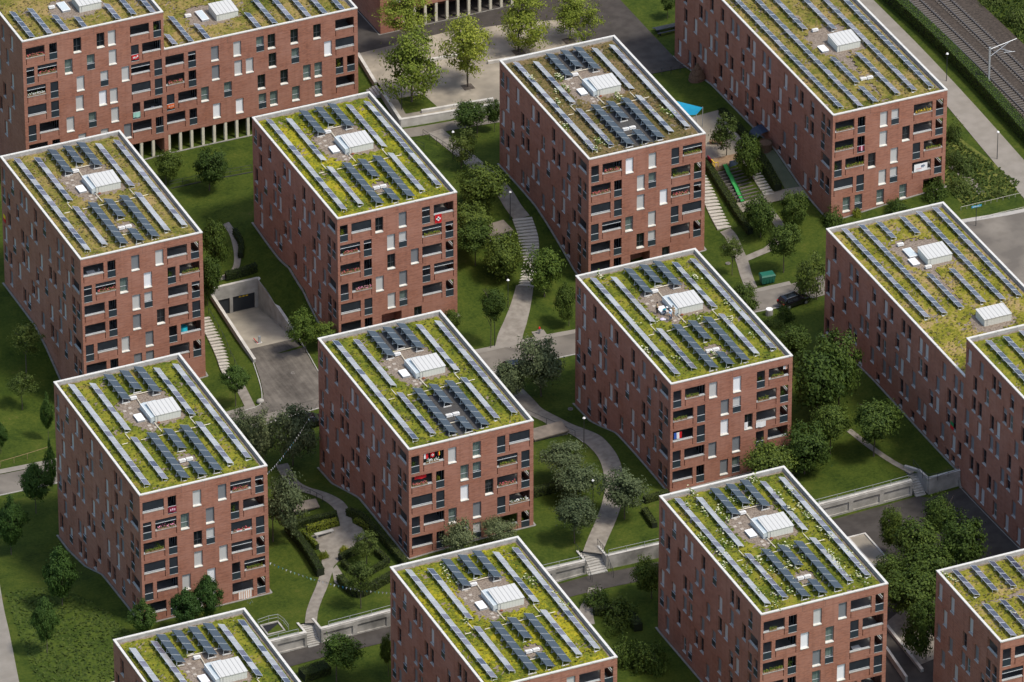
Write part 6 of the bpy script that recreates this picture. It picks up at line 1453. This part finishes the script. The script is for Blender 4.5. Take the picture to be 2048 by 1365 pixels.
def pot(key, k, s, d, h, where, kind='plane', wide=True):
    b = BLD[key]; t = b['zt']-TOP0-k*PITCH; o = thing('potted_plant', (b['x']+s, b['y']+d, t-2.6), f'{"tall bushy" if h > 1.4 else "leafy"} potted plant in the {FL[k]} {where} loggia, {NAMES[key]}', 'potted plant', 'potted plants in loggias')
    mb = MB(); mb.tube((0, 0, 0), (0, 0, .35), .15, 'rust', 10, .2); mb.build('pot', o)
    r = random.Random(int(s*10)+k); mb = MB()
    for q in range(120): c = (r.gauss(0, .18), r.gauss(0, .18), .4+r.uniform(0, h-.4)); leaf_quad(mb, c, (r.gauss(0, .6), r.gauss(-.4, .6), .6), .10, r, 'leaf_'+kind)
    mb.build('foliage', o)
for a in (('E', 1, 13.0, .75, 1.9, 'right'), ('E', 1, 16.1, .7, 2.1, 'far right'), ('D', 0, .9, .7, 1.6, 'left', 'lime'), ('H', 0, .9, .7, 1.4, 'left'), ('H', 1, 4.3, .7, 1.5, 'left', 'lime'), ('A', 1, 12.8, .7, 1.7, 'right'), ('A', 2, 2.6, .75, 1.7, 'left'),
          ('A', 6, 16., .7, 1.5, 'right'), ('F', 2, .9, .7, 1.7, 'left'), ('I', 2, 4.3, .7, 1.6, 'left'), ('C', 1, 16.1, .7, 1.5, 'far right'), ('C', 0, 13.0, .7, 1.3, 'right'), ('N2', 2, 26.0, .7, 1.9, 'right', 'lime'), ('N1', 0, 19.6, .7, 1.6, 'right'), ('B', 1, 12.7, .7, 1.5, 'right'), ('I', 4, 1.0, .7, 1.3, 'left')): pot(*a)
def cloth(name, key, k, s0, s1, drop, stripes_, label, cat, wide=True, z_off=.03, y=-.06, top=None):
    """fabric hanging over a loggia edge, slightly rippled; stripes_: list of (fraction, material) across, or a function"""
    x, yy, zc, t = edge(key, k, s0, wide); zt_ = (zc+z_off if wide else zc+1.05) if top is None else t-top
    o = thing(name, (x, yy+y, zt_-drop), label, cat); mb = MB(); w_ = s1-s0; n = 12; acc = 0; cuts = []
    for f_, m in stripes_: cuts.append((acc, acc+f_, m)); acc += f_
    for i in range(n):
        a, b = i/n, (i+1)/n; m = next((m for lo, hi, m in cuts if lo <= (a+b)/2 <= hi), cuts[-1][2])
        ya, yb = .03*math.sin(a*9), .03*math.sin(b*9)
        q = [(a*w_, ya, .04*math.sin(a*7)), (b*w_, yb, .04*math.sin(b*7)), (b*w_, yb*.3, drop), (a*w_, ya*.3, drop)]
        mb.face(q, m); mb.face([(p[0], p[1]+.012, p[2]) for p in q][::-1], m)
    mb.build('fabric', o); return o
def mark(o, rects, mat, name='lettering', y=-.05):
    mb = MB()
    for x0, x1, z0, z1 in rects: mb.box(x0, x1, y-.008, y, z0, z1, mat)
    mb.build(name, o)
o = cloth('flag', 'D', 0, 14.0, 14.95, 1.35, [(1, 'red')], 'red flag with a white cross draped over the top right loggia edge', 'flag')
mark(o, [(.36, .58, .36, 1.0), (.15, .79, .57, .79)], 'white', 'white_cross')
o = cloth('flag', 'H', 0, 2.15, 2.75, .75, [(.45, 'white'), (.55, 'red')], 'white and red flag hung in the top left loggia of the central block', 'flag', top=.1, y=.12)
o = cloth('flag', 'H', 0, 3.05, 3.6, .75, [(1, 'red')], 'little red flag with white cross in the top left loggia of the central block', 'flag', top=.08, y=.12)
mark(o, [(.21, .33, .2, .55), (.1, .44, .32, .44)], 'white', 'white_cross')
cloth('flag', 'H', 0, 3.95, 4.35, .7, [(.3, 'black'), (.35, 'red'), (.35, 'yellow')], 'small yellow, red and dark flag in the top left loggia of the central block', 'flag', top=.06, y=.12)
cloth('blanket', 'H', 1, .9, 2.5, .55, [(1, 'red')], 'red cloth hung under the lintel of a central block loggia', 'cloth', top=.12, y=.25)
o = cloth('banner', 'A', 0, 3.80, 4.88, .85, [(1, 'maroon')], 'maroon banner with pale marks on a loggia railing of the bunting block', 'banner', wide=False)
mark(o, [(.2, .36, .25, .55), (.46, .64, .3, .6), (.74, .88, .25, .55)], 'pink_pale')
cloth('blanket', 'A', 5, 12.9, 14.7, 1.1, [(1/12, ('peach', 'white')[i % 2]) for i in range(12)], 'peach and white striped blanket over the lowest right loggia of the bunting block', 'blanket')
o = cloth('banner', 'N1', 1, 15.8, 16.85, .75, [(1, 'red')], 'red banner with white marks on a railing of the top left slab', 'banner', wide=False)
mark(o, [(.18, .28, .22, .5), (.36, .5, .22, .5), (.58, .68, .22, .5), (.76, .92, .35, .62)], 'white')
cloth('cloth', 'N1', 4, 15.8, 16.85, .8, [(1, 'mint')], 'mint green cloth over a loggia railing of the top left slab', 'cloth', wide=False)
o = cloth('banner', 'N2', 2, .25, 1.3, .7, [(1, 'orange')], 'orange banner on a railing of the column-raised slab', 'banner', wide=False)
mark(o, [(.15, .4, .2, .5), (.5, .62, .2, .5), (.7, .92, .25, .5)], 'peach')
o = cloth('banner', 'F', 3, 12.45, 14.45, 1.2, [(1, 'white')], 'large white banner with a grey emblem on the end of the railway slab', 'banner', top=.35)
mark(o, [(1.05, 1.25, .62, .98), (1.32, 1.42, .55, 1.02), (1.5, 1.6, .72, .95), (1.1, 1.6, .78, .84)], 'grey_ink', 'emblem'); mark(o, [(.3, 1.15, .46, .5)], 'red', 'red_line')
cloth('cloth', 'F', 1, 3.95, 4.75, .75, [(.4, 'maroon'), (.3, 'pink_pale'), (.3, 'maroon')], 'maroon and pink cloth on a railing of the railway slab', 'cloth', wide=False)
cloth('flag', 'C', 2, .6, 1.7, .95, [(.33, 'blue'), (.33, 'white'), (.34, 'red')], 'blue, white and red flag hung in a left loggia of the block with rooftop people', 'flag', top=.35, y=.15)
cloth('sheet', 'C', 2, 12.1, 13.5, .85, [(1, 'white')], 'white sheet thrown over a right loggia edge of the block with rooftop people', 'sheet', y=-.12)
cloth('towel', 'C', 2, 10.5, 11.0, 1.1, [(1, 'white')], 'white towel hanging out of a window beside the white sheet', 'towel', wide=False, z_off=0, y=.02, top=1.2)
cloth('towel', 'C', 0, 16.0, 16.6, .5, [(.5, 'white'), (.5, 'peach')], 'pale towel under the lintel at the top right of the block with rooftop people', 'towel', top=.2, y=.2)
def left_cloth(key, k, v, mats, label, cat):
    b = BLD[key]; t = b['zt']-TOP0-k*PITCH; o = thing('flag', (b['x']-.06, b['y']+v, t-2.5), label, cat); mb = MB()
    for i, m in enumerate(mats): z1 = 1.25-i*.55; mb.box(-.02, 0, 0, .85, z1-.55, z1, m)
    mb.build('fabric', o)
left_cloth('G', 2, 2.6, ('flag_green', 'red'), 'green and red flag in a window on the long wall of the two-hut slab', 'flag')
left_cloth('T2', 2, 14.0, ('maroon', 'red'), 'red cloth in a window of the taller right-edge slab', 'cloth')
left_cloth('B', 2, 28.0, ('yellow', 'red'), 'yellow and red cloth in a window of the tan-roofed block', 'cloth')
def table(key, k, s, d, label):
    b = BLD[key]; t = b['zt']-TOP0-k*PITCH; o = thing('balcony_table', (b['x']+s, b['y']+d, t-2.6), label, 'table')
    mb = MB(); mb.box(-.55, .55, -.38, .38, .70, .74, 'seat_white'); mb.build('table_top', o)
    for a in (-.48, .48):
        for c in (-.32, .32): mb = MB(); mb.tube((a, c, 0), (a, c, .7), .025, 'seat_white', 5); mb.build('leg', o)
def chair(key, k, s, d, rz, label):
    b = BLD[key]; t = b['zt']-TOP0-k*PITCH; o = thing('balcony_chair', (b['x']+s, b['y']+d, t-2.6), label, 'chair', 'white chairs in loggias', rz)
    mb = MB(); mb.box(-.23, .23, -.22, .22, .42, .46, 'seat_white'); mb.build('seat', o)
    mb = MB(); mb.hexa([(-.23, .20, .46), (.23, .20, .46), (.23, .24, .46), (-.23, .24, .46), (-.21, .28, .92), (.21, .28, .92), (.21, .31, .92), (-.21, .31, .92)], 'seat_white'); mb.build('backrest', o)
    for a in (-.2, .2):
        for c in (-.19, .19): mb = MB(); mb.tube((a, c, 0), (a, c, .42), .02, 'seat_white', 5); mb.build('leg', o)
table('B', 0, 1.9, 1.35, 'white table in the top left loggia of the tan-roofed block'); chair('B', 0, 1.0, 1.4, R(90), 'white chair left of the table in the tan-roofed block'); chair('B', 0, 2.8, 1.4, R(-90), 'white chair right of the table in the tan-roofed block')
table('I', 2, 13.6, 1.2, 'white table in a right loggia of the white-flowered block'); chair('I', 2, 13.3, .65, R(180), 'white chair in front of the table of the white-flowered block'); chair('I', 2, 14.2, .65, R(180), 'second white chair at the table of the white-flowered block, further right')
chair('D', 2, 1.0, 1.1, R(150), 'left white chair in the third highest loggia of the red-flag block'); chair('D', 2, 1.8, 1.2, R(200), 'right white chair in the third highest loggia of the red-flag block')
chair('N1', 4, 19.2, 1.2, R(160), 'white chair in a right loggia of the top left slab'); chair('N1', 2, 16.2, .9, R(100), 'white chair at the left end of a right loggia of the top left slab')
def tub(key, k, s, d, label):
    b = BLD[key]; t = b['zt']-TOP0-k*PITCH; o = thing('paddling_pool', (b['x']+s, b['y']+d, t-2.6), label, 'paddling pool'); mb = MB(); mb.tube((0, -.05, .35), (0, .12, 1.5), .62, 'turquoise', 18); mb.build('pool', o)
tub('B', 4, 14.5, .9, 'turquoise round pool leaning in a loggia of the tan-roofed block')
def box_on(key, k, s, m, label):
    x, y, zc, t = edge(key, k, s); o = thing('window_box', (x, y+.1, zc+.02), label, 'box'); mb = MB(); mb.box(0, .75, -.1, .1, 0, .2, m); mb.build('box', o)
    mb = MB(); mb.box(.02, .73, -.11, .09, -.0+.2, .24, 'red'); mb.build('rim', o)
box_on('A', 2, 12.9, 'white', 'left white box with a red rim on a right loggia of the bunting block'); box_on('A', 2, 14.0, 'white', 'right white box with a red rim on a right loggia of the bunting block')

# ------------------------------------------------------------------ people on the roof
def person(x, y, rz, label, pose, shirt, trousers, head):
    b = BLD['C']; o = thing('person', (b['x']+x, b['y']+y, b['zt']-.55+.02), label, 'person', None, rz)
    if pose == 'stand':
        J = dict(pel=(0, 0, .95), wai=(0, 0, 1.10), che=(0, -.02, 1.35), nec=(0, -.02, 1.50), hea=(0, -.05, 1.62), top=(0, -.05, 1.74), nos=(0, -.15, 1.62))
        arm = lambda s: [(s*.19, -.01, 1.42), (s*.25, -.03, 1.14), (s*.20, -.22, .98)]; leg = lambda s: [(s*.10, 0, .90), (s*.11, -.03, .50), (s*.12, .02, .08), (s*.13, -.15, .04)]
    else:
        J = dict(pel=(0, .10, .62), wai=(0, .02, .76), che=(0, -.18, .95), nec=(0, -.27, 1.06), hea=(0, -.36, 1.13), top=(0, -.42, 1.23), nos=(0, -.47, 1.07))
        arm = lambda s: [(s*.19, -.22, 1.0), (s*.24, -.34, .74), (s*.14, -.50, .55)]; leg = lambda s: [(s*.11, .06, .58), (s*.15, -.28, .46), (s*.13, .02, .08), (s*.14, -.14, .04)]
    def skin(name, chain, mat, parent):
        vs_, es, rs, nm = [], [], [], {}
        for path in chain:
            pv = None
            for key_, p, rr in path:
                if key_ not in nm: nm[key_] = len(vs_); vs_.append(p); rs.append(rr)
                if pv is not None: es.append((pv, nm[key_]))
                pv = nm[key_]
        me = bpy.data.meshes.new(name); me.from_pydata(vs_, es, []); me.materials.append(MAT[mat]); ob = link(name, me, parent)
        md = ob.modifiers.new('skin', 'SKIN'); sv = me.skin_vertices[0].data
        for v, rr in zip(sv, rs): v.radius = (rr, rr)
        sv[0].use_root = True; md.use_smooth_shade = True; ob.modifiers.new('sub', 'SUBSURF').levels = 1; return ob
    body = [[('pel', J['pel'], .13), ('wai', J['wai'], .12), ('che', J['che'], .14), ('nec', J['nec'], .055), ('hea', J['hea'], .10), ('top', J['top'], .07)], [('hea', J['hea'], .1), ('nos', J['nos'], .02)]]
    for s in (-1, 1):
        a = arm(s); l = leg(s); h = Vector(a[2])
        body.append([('che', J['che'], .14), (f's{s}', a[0], .06), (f'e{s}', a[1], .043), (f'w{s}', a[2], .030), (f'h{s}', tuple(h+Vector((0, -.06, -.04))), .036)])
        for q, (dx, ln) in enumerate(((-.03, .07), (-.01, .085), (.012, .08), (.032, .062))):
            f0 = h+Vector((dx, -.10, -.06)); body.append([(f'h{s}', None, 0), (f'f{s}{q}', tuple(f0), .009), (f'g{s}{q}', tuple(f0+Vector((0, -ln*.5, -ln*.6))), .008)])
        t0 = h+Vector((-s*.05, -.05, -.03)); body.append([(f'h{s}', None, 0), (f't{s}', tuple(t0), .010), (f'u{s}', tuple(t0+Vector((-s*.02, -.04, -.02))), .008)])
        body.append([('pel', J['pel'], .13), (f'l{s}', l[0], .085), (f'k{s}', l[1], .058), (f'a{s}', l[2], .04), (f'o{s}', l[3], .038)])
    bd = skin('body', body, 'skin', o)
    g = .018
    sh = [[('pel', tuple(Vector(J['pel'])+Vector((0, 0, .05))), .13+g), ('wai', J['wai'], .12+g), ('che', J['che'], .145+g), ('nec', tuple(Vector(J['nec'])-Vector((0, 0, .04))), .07)]]
    tr = [[('pel', J['pel'], .135+g)]]
    for s in (-1, 1):
        a = arm(s); l = leg(s); sh.append([('che', J['che'], .14), (f's{s}', a[0], .06+g), (f'm{s}', tuple(Vector(a[0]).lerp(Vector(a[1]), .75)), .052+g)])
        tr.append([('pel', J['pel'], .13), (f'l{s}', l[0], .09+g), (f'k{s}', l[1], .062+g), (f'a{s}', l[2], .05+g)])
    skin('shirt', sh, shirt, bd); skin('trousers', tr, trousers, bd)
    hc = Vector(J['hea']).lerp(Vector(J['top']), .55); mb = MB(); mb.ball(hc+Vector((0, .015, .0)), .125, .135, .10, head, 10, 6)
    if head == 'white': mb.tube(hc+Vector((0, -.03, -.03)), hc+Vector((0, -.03, -.01)), .15, 'white', 12)
    mb.build('helmet' if head == 'white' else 'hair', bd, smooth=True)
    for s in (-1, 1):
        l = leg(s); mb = MB(); mb.ball((l[3][0], l[3][1]+.05, .04), .05, .14, .05, 'black', 8, 5); mb.build('shoe', bd, smooth=True)
    for s in (-1, 1):
        e = Vector(J['hea'])+Vector((s*.035, -.093, .02)); mb = MB(); mb.ball(e, .012, .008, .01, 'black', 6, 4); mb.build('eye', bd)
person(6.85, 14.9, R(15), 'person in a light blue shirt and white helmet standing on the roof', 'stand', 'shirt_blue', 'denim', 'white')
person(7.55, 15.6, R(-30), 'person in khaki clothes standing behind the one with the white helmet', 'stand', 'khaki', 'khaki', 'hair')
person(6.7, 16.6, R(60), 'person in a turquoise shirt and white cap bending forward on the roof', 'bend', 'turquoise', 'denim', 'white')
person(6.0, 17.2, R(80), 'person in brownish green clothes at the far left of the rooftop group', 'stand', 'khaki', 'hair', 'hair')
b = BLD['C']; o = thing('plastic_bag', (b['x']+5.95, b['y']+15.4, b['zt']-.5), 'crumpled pale lilac bag with cut plants by the rooftop people', 'bag')
mb = MB(); mb.ball((0, 0, .14), .38, .30, .18, 'lilac', 8, 5); mb.ball((.28, -.12, .1), .2, .18, .14, 'white', 7, 4); mb.build('bag_body', o)

# ------------------------------------------------------------------ manhole covers seen on the lawns and streets
for u, v, lab in ((27.0, 44.2, 'round dark manhole cover in the street behind the central block'), (35.6, 29.2, 'manhole cover on the lawn beside the curving path'), (-12.5, 22.0, 'left manhole cover on the lawn above the hedge garden'), (-10.6, 22.4, 'right manhole cover on the lawn above the hedge garden'),
                  (70.6, 55.9, 'manhole cover on the lawn left of the sloping steps path'), (69.2, 52.0, 'second manhole cover beside the forked path'), (6.5, 54.0, 'manhole cover on the garage driveway'), (21.5, 51.0, 'manhole cover near the red-flag block corner')):
    o = thing('manhole_cover', (u, v, gz(u, v)+.10), lab, 'manhole cover'); mb = MB(); mb.tube((0, 0, -.1), (0, 0, .015), .34, 'plinth', 14); mb.build('frame', o); mb = MB(); mb.tube((0, 0, 0), (0, 0, .02), .28, 'sleeper', 14); mb.build('lid', o)
